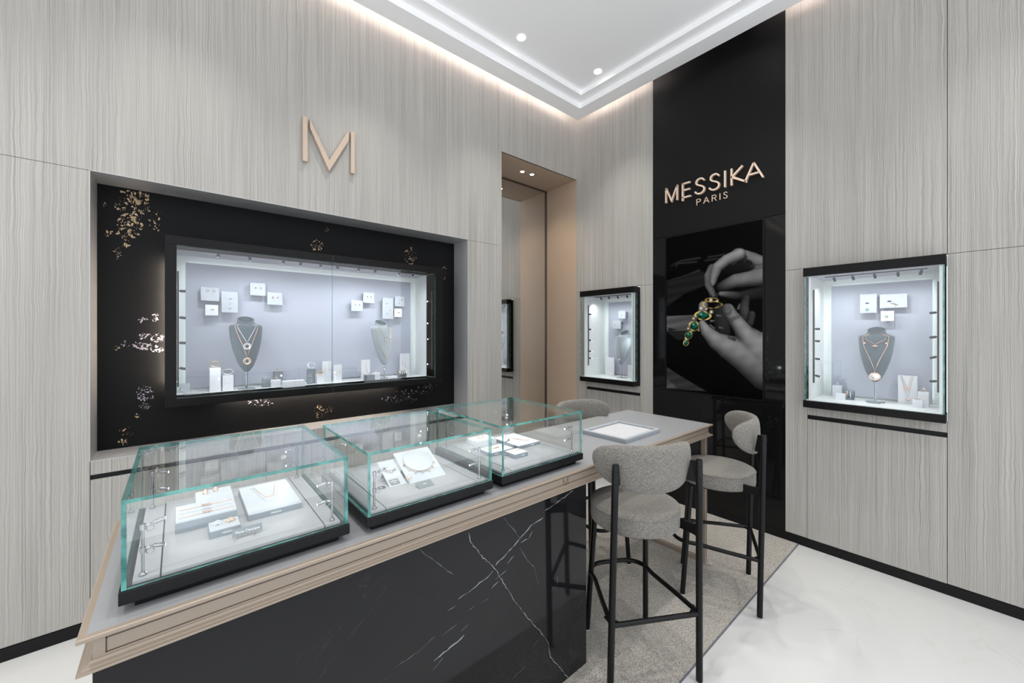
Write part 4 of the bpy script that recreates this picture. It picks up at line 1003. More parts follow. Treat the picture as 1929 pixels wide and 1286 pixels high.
# --- necklace busts
BUSTS = {}
def bust_surface(w, hgt):
    """half width and half depth of the bust at height t (0 bottom tip, 1 collar top), and forward lean"""
    def prof(t):
        ks = [(0.0, .10), (.03, .22), (.10, .40), (.22, .58), (.40, .78), (.58, .91), (.72, .965), (.80, .99), (.84, 1.0), (.865, .985), (.885, .92), (.897, .80), (.908, .68), (.922, .58), (.945, .52), (.97, .50), (1.0, .515)]
        for (a, x), (c, y) in zip(ks[:-1], ks[1:]):
            if t <= c: f = (t - a) / (c - a); return x + (y - x) * f
        return ks[-1][1]
    def dep(t):
        ks = [(0.0, .04), (.05, .14), (.25, .28), (.5, .40), (.8, .46), (.87, .44), (.91, .40), (.95, .40), (1.0, .42)]
        for (a, x), (c, y) in zip(ks[:-1], ks[1:]):
            if t <= c: f = (t - a) / (c - a); return x + (y - x) * f
        return ks[-1][1]
    return (lambda t: prof(t) * w), (lambda t: dep(t) * w)
def bust(F, u, v, z0, z1, w, label, yaw, zfloor, mat='velvet_grey', pole=True):
    hgt = z1 - z0; hw, hd = bust_surface(w, hgt)
    t = thing('necklace_bust', F.p(u, v, zfloor), label, 'bust', 'necklace busts in the windows')
    R, I = F.right(), F.into(); cy, sy = math.cos(yaw), math.sin(yaw); R2 = R * cy + I * sy; I2 = I * cy - R * sy
    lean = 0.16
    def pt(a, tt, off=0.0):
        c = F.p(u, v, z0 + hgt * tt) + I2 * (lean * hgt * tt)
        dz = max(0.0, tt - .88) / .12 * .22 * w * math.sin(a)
        return c + R2 * ((hw(tt) + off) * math.cos(a)) + I2 * ((hd(tt) + off) * math.sin(a)) + Vector((0, 0, dz))
    b = B(); n = 28; ts = [0, .01, .03, .06, .1, .16, .22, .3, .4, .5, .58, .66, .72, .77, .80, .83, .85, .87, .885, .895, .905, .915, .925, .94, .96, .98, 1.0]
    b.rings([[pt(2 * math.pi * j / n, q) for j in range(n)] for q in ts] + [[pt(2 * math.pi * j / n, 1.0, -.006 * w / .1) for j in range(n)], [pt(2 * math.pi * j / n, .955, -.010 * w / .1) for j in range(n)]])
    b.m[-1] = 1
    for i in range(n): b.m[-3 - i] = 1
    b.build('torso', [mat, 'bust_inside'], t, smooth=60)
    if pole:
        p0 = F.p(u, v + 0.012, zfloor); p1 = F.p(u, v, z0 + hgt * .25) + I2 * (lean * hgt * .25)
        b = B(); b.tube([p0 + Vector((0, 0, .003)), p1], 0.0045, 8); b.build('stand_pole', 'chrome', t, smooth=40)
        b = B(); a = p0; fbox(F, b, u - .045, u + .045, v - .02, v + .05, zfloor, zfloor + .004); b.build('stand_base', 'display_grey', t)
    return t, pt, (R2, I2)
def on_bust(pt, s, tt, off=0.002):
    """s: -1..1 across the front of the bust"""
    a = -math.pi / 2 + s * math.pi / 2; return pt(a, tt, off)
def bust_chain(pt, name, pts, r, mat, label, group, beads=0, pend=None, F=None, gem=None):
    dense = []
    for (s0, t0), (s1, t1) in zip(pts[:-1], pts[1:]):
        for i in range(8): f = i / 8; dense.append(on_bust(pt, s0 + (s1 - s0) * f, t0 + (t1 - t0) * f, .0025))
    dense.append(on_bust(pt, *pts[-1], .0025))
    t = thing(name, dense[len(dense) // 2], label, 'necklace', group)
    b = B(); b.tube(dense, r, 6); b.build('chain', mat, t, smooth=60)
    if beads:
        b = B()
        for i in range(0, len(dense), beads): b.ball(dense[i] , r * 2.1, 6, 4)
        b.build('beads', mat, t, smooth=60)
    if pend:
        kind, s, tt, R = pend; c = on_bust(pt, s, tt, .006)
        b = B()
        if kind == 'ring': b.torus(c, F.into(), R, R * .22, 20, 6); b.build('pendant', mat, t, smooth=60); b = B(); b.torus(c - F.into() * .001, F.into(), R * .62, R * .12, 16, 6); b.build('pendant_ring', 'diamond_white', t, smooth=60)
        elif kind == 'disc':
            nn = 20; R_, U_ = F.right(), Vector((0, 0, 1))
            b.rings([[c + (R_ * math.cos(2 * math.pi * j / nn) * 1.12 + U_ * math.sin(2 * math.pi * j / nn)) * q - F.into() * h for j in range(nn)] for q, h in ((R, 0), (R, .002), (R * .86, .004), (R * .80, .0025))]); b.build('pendant', mat, t, smooth=50)
            b = B(); b.rings([[c + (R_ * math.cos(2 * math.pi * j / nn) * 1.12 + U_ * math.sin(2 * math.pi * j / nn)) * q - F.into() * h for j in range(nn)] for q, h in ((R * .78, .0024), (R * .7, .0038))]); b.build('pendant_face', 'diamond_white', t, smooth=50)
        elif kind == 'drop': b.ball(c, R, 10, 6, sz=1.5); b.build('pendant', mat, t, smooth=60)
        elif kind == 'eye':
            b.tube([c - F.right() * R, c, c + F.right() * R], [R * .1, R * .55, R * .1], 8)
            for s2 in (-.38, .38): q = on_bust(pt, s2, tt + .05, .005); b.ball(q, R * .45, 8, 5)
            b.build('pendant', mat, t, smooth=60)
    return t
def px_bust(F, top, bot, half, v, label, yaw, zf, mat='velvet_grey'):
    (u, z1) = F.px(*top, v); (u2, z0) = F.px(*bot, v); (ua, _), (ub, _2) = F.px(top[0] - half, top[1], v), F.px(top[0] + half, top[1], v)
    return bust(F, u2, v, z0, z1, (ub - ua) / 2, label, yaw, zf, mat)
ZF = IZ0
t1, pt1, _ = px_bust(FA, (465, 601), (465, 700), 32.5, 0.20, 'dark grey velvet bust on the left of the big window', 0.0, ZF)
GN = 'necklaces on busts'
bust_chain(pt1, 'ring_necklace', [(-.40, .915), (-.36, .86), (0.0, .55), (.36, .86), (.40, .915)], 0.0016, 'diamond_white', 'white chain with a ring pendant, upper one on the left bust', GN, pend=('ring', 0.0, .485, 0.019), F=FA)
bust_chain(pt1, 'ring_necklace', [(-.47, .90), (-.42, .80), (0.0, .27), (.42, .80), (.47, .90)], 0.0016, 'rose_gold', 'rose gold chain with a ring pendant, lower one on the left bust', GN, pend=('ring', 0.0, .205, 0.019), F=FA)
t2, pt2, _ = px_bust(FA, (717, 607), (725, 688), 22, 0.19, 'pale grey velvet bust on the right of the big window', 0.25, ZF, 'velvet_pale')
bust_chain(pt2, 'station_necklace', [(-.46, .91), (-.50, .78), (-.38, .45), (-.10, .20), (.10, .18), (.36, .42), (.46, .78), (.46, .91)], 0.0014, 'gold', 'long gold station necklace looping low on the right bust', GN, beads=9, F=FA)
bust_chain(pt2, 'drop_necklace', [(-.36, .93), (-.28, .84), (-.02, .64), (.22, .82), (.36, .92)], 0.0012, 'gold', 'short gold drop necklace on the right bust', GN, pend=('drop', -.02, .59, .006), F=FA)
ZW = 1.048
t3, pt3, _ = px_bust(FB, (1646, 621), (1648.5, 719), 35, 0.11, 'grey bust in the right wall window, on a thin stand', 0.0, ZW)
bust_chain(pt3, 'link_necklace', [(-.46, .925), (-.48, .85), (-.44, .70), (0.0, .20), (.44, .70), (.48, .85), (.46, .925)], 0.0014, 'rose_gold', 'long rose gold link necklace with a large oval medallion', GN, beads=2, pend=('disc', 0.0, .105, 0.026), F=FB)
bust_chain(pt3, 'link_necklace', [(-.42, .94), (-.34, .82), (0.0, .72), (.34, .82), (.42, .94)], 0.0012, 'rose_gold', 'short rose gold necklace with an eye shaped pendant', GN, beads=3, pend=('eye', 0.0, .69, 0.015), F=FB)
t4, pt4, _ = px_bust(FB, (1178, 626), (1170, 687), 16.5, 0.06, 'pale grey bust in the corner window', -0.1, ZW, 'velvet_pale')
bust_chain(pt4, 'pendant_necklace', [(-.45, .91), (-.40, .80), (-.12, .22), (.40, .80), (.45, .91)], 0.0014, 'diamond_white', 'white chain with a round pendant on the bust in the corner window', GN, pend=('disc', -.12, .16, 0.014), F=FB)

# --- pillars, cards, blocks standing on the window floors
def foot_box(F, name, px0, px1, py_top, py_base, zf, depth, label, cat, mat='display_white', group='display stands in the windows', vmax=None):
    uL, vL = F.foot((px0 + px1) / 2, py_base, zf)
    v = vL if vmax is None else min(max(vL, -0.08 if F.k == 'B' else 0.03), vmax)
    u0, z1 = F.px(px0, py_top, v); u1, _ = F.px(px1, py_top, v)
    t = thing(name, F.p((u0 + u1) / 2, v, zf), label, cat, group)
    fpart(F, 'body', mat, t, u0, u1, v, v + depth, zf, z1, bevel=0.0008)
    return t, (u0 + u1) / 2, v, z1, u1 - u0
def bangle(F, u, v, z, R, mat, label, tiltv=0.55):
    t = thing('bangle', F.p(u, v, z - R * .5), label, 'bangle', 'bangles in the big window')
    ax = (F.into() * math.sin(tiltv) * -1 + Vector((0, 0, 1)) * math.cos(tiltv)); b = B(); b.torus(F.p(u, v, z), ax, R, 0.0028, 28, 7); b.build('band', mat, t, smooth=60)
    b = B()
    for i in range(-3, 4):
        a = i * .22; b.ball(F.p(u, v, z) + F.right() * R * 1.03 * math.sin(a) - F.into() * R * math.cos(a) * math.cos(tiltv) - Vector((0, 0, 1)) * R * math.cos(a) * math.sin(tiltv), .0026, 6, 4)
    b.build('stones', 'diamond_white', t, smooth=60)
def win_ring(F, u, v, z, R, mat, label, group='rings in the windows', gem='diamond_white'):
    t = thing('ring', F.p(u, v, z), label, 'ring', group)
    b = B(); b.torus(F.p(u, v, z + R), F.into() + F.right() * .25, R, R * .2, 18, 6); b.build('band', mat, t, smooth=60)
    b = B(); b.ball(F.p(u, v, z + 2 * R), R * .42, 8, 5); b.build('stone', gem, t, smooth=60)
ps, u, v, z, w = foot_box(FA, 'bangle_pillar', 395, 416, 693, 736, ZF, .06, 'tall white pillar with a gold bangle, left of the big window', 'pillar', vmax=.2)
bangle(FA, u, v + .03, z + .022, w * .48, 'gold', 'gold and diamond bangle on the tall white pillar')
ps, u, v, z, w = foot_box(FA, 'bangle_pillar', 419.5, 440, 707, 735.5, ZF, .06, 'shorter white pillar next to the tall one in the big window', 'pillar', vmax=.2)
bangle(FA, u, v + .03, z + .020, w * .50, 'diamond_white', 'white bangle on the shorter white pillar')
# leaning card and ring tray at the far left
t = thing('ring_tray', (-3.303, 0.158, ZF), 'low white tray with small hoops at the far left of the big window', 'tray')
part('body', 'display_white', t, -3.345, -3.262, 0.140, 0.185, ZF, ZF + .010, bevel=.001)
b = B()
for x in (-3.318, -3.288): b.torus((x, .160, ZF + .018), (0.2, 1, 0), .009, .0014, 14, 5)
b.build('hoops', 'diamond_white', t, smooth=60)
t = thing('display_card', (-3.345, 0.27, ZF), 'white card leaning on its stand in the far left corner of the big window', 'display card')
b = B(); b.hexa([(-3.345, .262, ZF), (-3.318, .262, ZF), (-3.318, .268, ZF), (-3.345, .268, ZF), (-3.372, .300, ZF + .052), (-3.318, .300, ZF + .052), (-3.318, .306, ZF + .052), (-3.372, .306, ZF + .052)]); b.build('plate', 'display_pale', t)
b = B(); b.tube([(-3.360, .305, ZF + .045), (-3.366, .335, ZF + .002)], .002, 6); b.build('strut', 'chrome', t)
def ring_block(F, a, c, top, base, zf, d, label, mat, ringlabel, rmat='rose_gold', vmax=None, R=.009, gem='diamond_white'):
    ps, u, v, z, w = foot_box(F, 'ring_stand', a, c, top, base, zf, d, label, 'ring stand', mat, vmax=vmax)
    if ringlabel: win_ring(F, u, v + d * .4, z - .002, R, rmat, ringlabel, gem=gem)
ring_block(FA, 495, 510, 714.5, 729, ZF, .045, 'grey ring stand left of the white one, left half of the big window', 'display_slate', 'white ring on the low grey stand right of the left bust', 'diamond_white', .21)
ring_block(FA, 511.6, 529, 716, 729.5, ZF, .04, 'low white ring stand in front, left half of the big window', 'display_white', 'rose gold ring on the low white stand', 'rose_gold', .17)
ring_block(FA, 517, 533.5, 700.5, 722, ZF, .05, 'taller grey ring stand behind the low white one', 'display_slate', 'round rose gold ring on the taller grey stand', 'rose_gold', .30, R=.011)
foot_box(FA, 'display_riser', 534, 575, 718.5, 729, ZF, .07, 'long low white riser left of the window joint', 'riser', vmax=.13)
ps, u, v, z, w = foot_box(FA, 'bangle_pillar', 581.5, 595, 695, 721, ZF, .05, 'grey pillar with a white bangle left of the window joint', 'pillar', 'display_slate', vmax=.25)
bangle(FA, u, v + .02, z + .024, w * .52, 'diamond_white', 'white bangle on the grey pillar', .9)
ring_block(FA, 580, 589.5, 709.5, 722.5, ZF, .03, 'small grey ring stand before the grey pillar', 'display_grey', 'gold ring on the small grey stand', 'gold', .2, R=.008)
ps, u, v, z, w = foot_box(FA, 'bangle_pillar', 597, 611, 706, 721.5, ZF, .05, 'low white pillar with a gold bangle left of the window joint', 'pillar', vmax=.2)
bangle(FA, u, v + .02, z + .014, w * .5, 'gold', 'gold bangle on the low white pillar')
def card(F, a, c, top, base, zf, label, marks, vmax=None, mat='display_white'):
    t, u, v, z, w = foot_box(F, 'display_card', a, c, top, base, zf, .014, label, 'display card', mat, vmax=vmax)
    b = B()
    for (s, f0, f1, s1) in marks:
        b.tube([F.p(u + w * s, v - .0018, zf + (z - zf) * f0), F.p(u + w * s1, v - .0018, zf + (z - zf) * f1)], .0011, 5)
        b.ball(F.p(u + w * s1, v - .002, zf + (z - zf) * f1), .0034, 8, 5)
    if marks: b.build('hung_jewels', 'rose_gold', t, smooth=60)
card(FA, 607.5, 624, 680.5, 718.5, ZF, 'tall white card with gold pendants just left of the window joint', [(-.2, .75, .45, -.2), (.25, .95, .55, .25)], .30)
card(FA, 628.6, 644, 687, 719, ZF, 'white card with gold earrings just right of the window joint', [(-.2, .60, .45, -.2), (.30, .70, .50, .30)], .24)
card(FA, 681, 697, 678, 715.5, ZF, 'tall white card below and left of the right bust', [(.0, .8, .4, .15)], .24)
card(FA, 754, 772, 666, 707.5, ZF, 'tall white card at the far right of the big window', [(-.3, .8, .5, -.3), (0, .6, .4, 0), (.32, .5, .3, .32)], .31)
ring_block(FA, 688, 706, 706.5, 716, ZF, .03, 'low grey ring stand in front of the tall white card', 'display_slate', 'dark stone ring on the low grey stand right of the joint', 'diamond_white', .15, R=.008, gem='blue_stone')
ring_block(FA, 702.8, 715.8, 702.5, 715, ZF, .03, 'small white ring stand below the right bust', 'display_white', 'white ring on the small stand below the right bust', 'diamond_white', .16, R=.010)
t, u, v, z, w = foot_box(FA, 'bracelet_tray', 731, 749, 709.5, 713, ZF, .045, 'flat white tray right of the right bust', 'tray', vmax=.17)
t = thing('bracelet_roll', (-1.971, .17, ZF), 'grey roll with four bracelets at the far right of the big window', 'bracelet roll')
b = B(); b.cyl((-2.004, .185, ZF + .032), (-1.935, .185, ZF + .032), .024, 18); b.build('roll', 'display_slate', t, smooth=40)
part('foot', 'display_grey', t, -2.000, -1.940, .165, .205, ZF, ZF + .014)
for k in range(4):
    b = B(); b.torus((-1.995 + .018 * k, .185, ZF + .032), (1, 0, 0), .0265, .0026, 22, 6); b.build('bracelet', ('gold', 'diamond_white', 'rose_gold', 'diamond_white')[k], t, smooth=60)
# right wall window
ring_block(FB, 1567.6, 1585.5, 725, 744, ZW, .04, 'taller white ring stand at the left of the right wall window', 'display_white', 'white cocktail ring on the taller stand in the right wall window', 'diamond_white', .20, R=.010)
ring_block(FB, 1573, 1591.5, 740.5, 753, ZW, .04, 'low white stand at the left front of the right wall window', 'display_white', None, vmax=.09)
t = thing('bracelet_roll', FB.p(2.305, .13, ZW), 'grey roll with two bracelets in the right wall window', 'bracelet roll')
b = B(); b.cyl(FB.p(2.282, .13, ZW + .034), FB.p(2.335, .13, ZW + .034), .024, 18); b.build('roll', 'display_slate', t, smooth=40)
fpart(FB, 'foot', 'display_grey', t, 2.286, 2.330, .11, .15, ZW, ZW + .014)
for k in range(2):
    b = B(); b.torus(FB.p(2.300 + .018 * k, .13, ZW + .034), FB.right(), .0265, .0024, 22, 6); b.build('bracelet', ('rose_gold', 'diamond_white')[k], t, smooth=60)
t, u, v, z, w = foot_box(FB, 'display_card', 1691.5, 1728, 706.5, 760.5, ZW, .016, 'large white card with two pendants in the right wall window', 'display card', vmax=.20)
b = B()
for pts in ([(-.30, .98), (-.06, .60), (.0, .56), (.06, .60), (.20, .98)], [(-.36, .98), (.02, .22), (.30, .98)]):
    b.tube(polyline([FB.p(u + w * a, v - .002, ZW + (z - ZW) * c) for a, c in pts], 5), .0010, 5)
b.build('chains', 'rose_gold', t, smooth=60)
b = B(); b.torus(FB.p(u - .004, v - .003, ZW + (z - ZW) * .53), FB.into(), .010, .0028, 14, 6); b.tube([FB.p(u + w * .02 - .013, v - .003, ZW + (z - ZW) * .15), FB.p(u + w * .02, v - .003, ZW + (z - ZW) * .15), FB.p(u + w * .02 + .013, v - .003, ZW + (z - ZW) * .15)], [.001, .007, .001], 8); b.build('pendants', 'rose_gold', t, smooth=60)
ring_block(FB, 1728.8, 1749.5, 738, 766, ZW, .05, 'tall white ring stand at the right of the right wall window', 'display_white', 'rose gold cocktail ring on the tall stand in the right wall window', 'rose_gold', .12, R=.011)
ring_block(FB, 1718.5, 1737.5, 753, 767, ZW, .04, 'low white ring stand before the tall one in the right wall window', 'display_white', 'rose gold ring on the low stand in the right wall window', 'rose_gold', .06, R=.009)
t, u, v, z, w = foot_box(FB, 'bracelet_tray', 1634, 1658, 754.5, 757.5, ZW, .03, 'thin grey name bar at the front of the right wall window', 'name bar', 'display_grey', vmax=.05)
# corner window
card(FB, 1140, 1156.5, 672.5, 704, ZW, 'large white card at the left of the corner window', [(-.1, .45, .35, -.1), (.1, .30, .18, .3)], .20)
card(FB, 1182.5, 1193, 687, 707.5, ZW, 'small white card at the right of the corner window', [(-.1, .7, .5, -.1)], .10)
# ------------------------------------------------------------------ wall signs
sign = thing('wall_letter', (MCX, -0.012, MCZ), 'large champagne metal letter M on the veneer above the big display window', 'letter sign')
for p in MLOGO:
    b = B(); b.prism([(MCX + q[0] * MH, 0, MCZ + q[1] * MH) for q in p], (0, -0.028, 0), (0, -0.004, 0)); b.build('stroke', 'champagne_metal', sign, bevel=0.001)
# letters of the name sign, strokes in units of cap height; y axis of the wall runs to the viewer's left
S_PATH = [(.56, .80), (.50, .90), (.40, .965), (.28, .965), (.15, .90), (.10, .77), (.14, .65), (.27, .56), (.42, .48), (.53, .38), (.56, .24), (.50, .11), (.36, .035), (.22, .04), (.10, .11), (.03, .22)]
def sm(p): return [(q.x, q.y) for q in cat_rom([(a, c, 0) for a, c in p], 4)]
GLYPH = {'M': ([[(.06, 0), (.06, 1)], [(.06, .97), (.42, .06), (.78, .97)], [(.78, 1), (.78, 0)]], .86), 'E': ([[(.06, 1.0), (.06, -.16)], [(.0, .95), (.52, .95)], [(.06, .52), (.50, .52)], [(.0, .05), (.55, .05)]], .58), 'S': ([sm(S_PATH)], .62),
         'I': ([[(.06, 0), (.06, 1)]], .14), 'K': ([[(.06, 0), (.06, 1)], [(.62, 1.0), (.08, .50), (.82, -.02)]], .76), 'A': ([[(.0, 0), (.42, .97)], [(.42, .97), (.86, 0)], [(.20, .34), (.68, .34)]], .88),
         'P': ([[(.06, 0), (.06, 1)], sm([(.06, .95), (.45, .95), (.62, .86), (.66, .72), (.60, .58), (.45, .50), (.06, .50)])], .74), 'R': ([[(.06, 0), (.06, 1)], sm([(.06, .95), (.45, .95), (.62, .86), (.66, .72), (.60, .58), (.45, .50), (.06, .50)]), [(.40, .50), (.70, 0)]], .78)}
def ribbon(b, pts, w, f, lo, hi):
    P = [Vector(p) for p in pts]; n = len(P); L, R = [], []
    for i in range(n):
        d = (P[min(i + 1, n - 1)] - P[max(i - 1, 0)]).normalized(); nn = Vector((-d.y, d.x)); k = 1.0
        if 0 < i < n - 1:
            d1 = (P[i] - P[i - 1]).normalized(); k = 1 / max(.35, abs(nn.dot(Vector((-d1.y, d1.x)))))
        L.append(P[i] + nn * w / 2 * k); R.append(P[i] - nn * w / 2 * k)
    for i in range(n - 1): b.hexa([Vector(f(*q)) + Vector(lo) for q in (L[i], R[i], R[i + 1], L[i + 1])] + [Vector(f(*q)) + Vector(hi) for q in (L[i], R[i], R[i + 1], L[i + 1])])
def word(parent, s, y0, y1, z0, cap, gap, w, depth, mat):
    tot = sum(GLYPH[c][1] for c in s) + gap * (len(s) - 1); sc = (abs(y1 - y0)) / tot; x = 0
    for i, c in enumerate(s):
        st, adv = GLYPH[c]; b = B()
        for pts in st: ribbon(b, [((x + a) * sc, e * cap) for a, e in pts], w, lambda u, v: (0, y0 - u, z0 + v), (-depth[1], 0, 0), (-depth[0], 0, 0))
        o = b.build('letter', mat, parent); o['label'] = 'letter ' + c
        x += adv + (gap if not (c == 'K' and s[i + 1:i + 2] == 'A') else -.02)
zb = (onX(1253, 382.4, -0.03).z + onX(1437, 333, -0.03).z) / 2; zt_ = (onX(1253, 354.4, -0.03).z + onX(1421, 304.5, -0.03).z) / 2
ya, yb = onX(1252.5, 370, -0.03).y, onX(1437, 320, -0.03).y
nsign = thing('name_sign', (-0.015, (ya + yb) / 2, zb), 'champagne metal name sign on the black stone above the screen', 'sign')
word(nsign, 'MESSIKA', ya, yb - 0.035, zb, zt_ - zb, .20, 0.0120, (0.006, 0.030), 'champagne_bright')
pa, pb = onX(1311, 380, -0.02), onX(1369.5, 370, -0.02)
word(nsign, 'PARIS', pa.y, pb.y, (onX(1311, 386, -.02).z + onX(1366, 373.5, -.02).z) / 2, 0.052, .42, 0.0044, (0.004, 0.014), 'champagne_bright')

# ------------------------------------------------------------------ portrait screen
scr = thing('wall_screen', (-0.004, (TV[0] + TV[1]) / 2, TV[2]), 'tall portrait video screen showing hands setting green stones', 'screen')
bz = 0.012; y0, y1, z0, z1 = TV
b = B()
for a in ((y0, y0 - bz, z0, z1), (y1 + bz, y1, z0, z1), (y0 - bz, y1 + bz, z0, z0 + bz), (y0 - bz, y1 + bz, z1 - bz, z1)): b.box(-0.006, 0.012, a[0], a[1], a[2], a[3])
b.build('bezel', 'screen_bezel', scr)
NU, NV = 200, 340
ys = np.linspace(y0 - bz, y1 + bz, NU); zs = np.linspace(z0 + bz, z1 - bz, NV)
Yg, Zg = np.meshgrid(ys, zs)
# picture coordinates: the photograph's pixels magnified 6.43 times from (1250, 400)
wx = 0.0 - CAM.x; D = wx * DV.x + (Yg - CAM.y) * DV.y; rx = wx * RV.x + (Yg - CAM.y) * RV.y
KX = (CXP + FPX * rx / D - 1250) * 6.43; KY = (HOR - FPX * (Zg - CAM.z) / D - 400) * 6.43
img = np.zeros((NV, NU, 3))
def blend(mask, c): 
    global img
    img = img * (1 - mask[..., None]) + np.asarray(c) * mask[..., None] if np.ndim(c) < 3 else img * (1 - mask[..., None]) + c * mask[..., None]
def limb(pts, lx=.35, ly=-.55, amb=.42, soft=7.0, tex=.05, draw=True):
    best = np.full(KX.shape, 1e9); nx = np.zeros(KX.shape); ny = np.zeros(KX.shape); gg = np.zeros(KX.shape); rr = np.ones(KX.shape)
    for (xa, ya_, ra, ga), (xb, yb_, rb, gb) in zip(pts[:-1], pts[1:]):
        dx, dy = xb - xa, yb_ - ya_; t = np.clip(((KX - xa) * dx + (KY - ya_) * dy) / (dx * dx + dy * dy), 0, 1)
        r = ra + (rb - ra) * t; ex, ey = KX - (xa + dx * t), KY - (ya_ + dy * t); d = np.hypot(ex, ey) - r
        m = d < best; best = np.where(m, d, best); nx = np.where(m, ex / r, nx); ny = np.where(m, ey / r, ny); gg = np.where(m, ga + (gb - ga) * t, gg); rr = np.where(m, r, rr)
    q = np.clip(nx * nx + ny * ny, 0, 1); nz = np.sqrt(1 - q); l = np.clip(nx * lx + ny * ly + nz * math.sqrt(max(0, 1 - lx * lx - ly * ly)), 0, 1)
    sh = gg * (amb + (1 - amb) * l * 1.15) * (0.72 + 0.28 * nz)
    sh = sh * (1 + tex * np.sin(KX * .021 + KY * .034) * np.sin(KX * .013 - KY * .017))
    if not draw: return best, sh
    blend(np.clip(-best / soft + .5, 0, 1), np.repeat(sh[..., None], 3, 2))
def limbs(chains, k=22.0, **kw):
    W = 0; S = 0
    for c in chains:
        d, s_ = limb(c, draw=False, **kw); w_ = np.exp(-np.clip(d, -220, 300) / k); W = W + w_; S = S + w_ * s_
    blend(np.clip(k * np.log(np.maximum(W, 1e-9)) / 7 + .5, 0, 1), np.repeat((S / W)[..., None], 3, 2))
def poly(pts, g, soft=6.0, grad=0.0):
    inside = np.zeros(KX.shape, bool); dist = np.full(KX.shape, 1e9); n = len(pts)
    for i in range(n):
        (xa, ya_), (xb, yb_) = pts[i], pts[(i + 1) % n]
        c = ((ya_ > KY) != (yb_ > KY)) & (KX < (xb - xa) * (KY - ya_) / (yb_ - ya_ + 1e-9) + xa); inside ^= c
        dx, dy = xb - xa, yb_ - ya_; t = np.clip(((KX - xa) * dx + (KY - ya_) * dy) / (dx * dx + dy * dy), 0, 1); dist = np.minimum(dist, np.hypot(KX - xa - dx * t, KY - ya_ - dy * t))
    sd = np.where(inside, dist, -dist); gv = g * (1 + grad * (KX - 300) / 400) * (1 + .12 * np.sin(KY * .06 + KX * .01)); blend(np.clip(sd / soft + .5, 0, 1), np.repeat(np.clip(gv, 0, 1)[..., None], 3, 2))
O = 964.5
poly([(40, 840), (420, 700), (540, 740), (500, 885), (250, 990), (40, 1140)], .105, 26)
for p in ([(95, 650, 16, .10), (210, 590, 14, .15), (440, 552, 13, .19)], [(150, 660, 12, .13), (170, 622, 12, .17), (400, 600, 12, .19)], [(540, 545, 15, .13), (740, 512, 12, .17)], [(505, 585, 16, .12), (670, 562, 14, .18)], [(50, 835, 14, .13), (300, 760, 13, .15), (430, 705, 15, .21)]): limb(p, soft=16)
poly([(40, 290 + O), (395, 275 + O), (420, 460 + O), (40, 478 + O)], .29, 10, -.1); poly([(40, 478 + O), (400, 470 + O), (330, 560 + O), (170, 582 + O)], .10, 14)
poly([(60, 430 + O), (170, 455 + O), (60, 478 + O)], .10, 16)
poly([(40, 905 + O), (200, 1010 + O), (520, 1200 + O), (40, 1170 + O)], .175, 14); poly([(40, 1060 + O), (110, 1100 + O), (160, 1160 + O), (40, 1160 + O)], .27, 18)
# upper hand
limb([(905, 520, 88, .50), (1080, 575, 92, .42), (1260, 670, 110, .50)]); limb([(1120, 690, 60, .34), (1260, 700, 95, .44)])
limb([(770, 690, 60, .04), (900, 655, 92, .07), (1010, 650, 78, .09), (1075, 655, 30, .16)], soft=30)
limb([(905, 560, 26, .22), (840, 640, 22, .14)], soft=20); limb([(990, 540, 24, .20), (975, 640, 20, .10)], soft=20)
limb([(930, 1005, 48, .16), (1100, 985, 70, .13), (1250, 960, 80, .12)], soft=20)
limb([(1270, 760, 125, .46), (1040, 805, 92, .46), (870, 828, 82, .46), (740, 885, 66, .27), (690, 905, 55, .18)], amb=.35)
limb([(880, 1005, 48, .20), (770, 992, 40, .32), (690, 985, 28, .42)], amb=.5)
limb([(600, 690, 68, .34), (545, 770, 50, .38), (548, 880, 48, .36), (595, 975, 38, .40), (612, 1010, 24, .36)], lx=-.35)
limb([(930, 505, 72, .54), (760, 580, 66, .52), (655, 665, 64, .50), (615, 775, 52, .46), (600, 850, 38, .48), (596, 872, 26, .42)], lx=-.1, amb=.38)
# lower hand
limb([(1000, 75 + O, 48, .20), (975, 190 + O, 62, .27), (985, 300 + O, 62, .22)], amb=.4); limb([(1068, 275 + O, 48, .22), (1050, 370 + O, 46, .20)])
limb([(905, 200 + O, 18, .40), (920, 150 + O, 12, .34)], soft=14)
limb([(485, 165 + O, 58, .48), (470, 260 + O, 50, .42)], lx=-.2)
limb([(690, 215 + O, 80, .16), (700, 330 + O, 92, .17), (730, 470 + O, 85, .14)], amb=.6); limb([(650, 285 + O, 14, .42), (700, 290 + O, 10, .34)], soft=14); limb([(680, 430 + O, 14, .38), (720, 440 + O, 12, .30)], soft=16)
limb([(575, 350 + O, 14, .44), (610, 350 + O, 10, .40)], soft=12); limb([(565, 400 + O, 10, .40), (620, 440 + O, 10, .36)], soft=12)
limbs([[(1080, 600 + O, 150, .50), (1150, 690 + O, 210, .50), (1330, 880 + O, 300, .42)],
       [(470, 385 + O, 46, .52), (525, 480 + O, 74, .50), (640, 590 + O, 104, .48), (790, 670 + O, 145, .48), (1000, 780 + O, 190, .46), (1240, 960 + O, 225, .38)],
       [(785, 215 + O, 76, .46), (830, 285 + O, 78, .44), (925, 410 + O, 92, .50), (1010, 530 + O, 112, .52), (1080, 620 + O, 130, .52)]], 20.0, lx=.15, ly=-.45, amb=.40)
limb([(800, 545 + O, 16, .30), (862, 575 + O, 12, .12)], soft=30)
limb([(765, 185 + O, 44, .36), (775, 225 + O, 52, .38)], soft=22, amb=.7)
for s in (0, 1): limb([(790 + 16 * s, 345 + O + 26 * s, 4, .24), (860, 305 + O + 24 * s, 4, .20), (920, 285 + O + 22 * s, 4, .26)], soft=10, amb=.8)
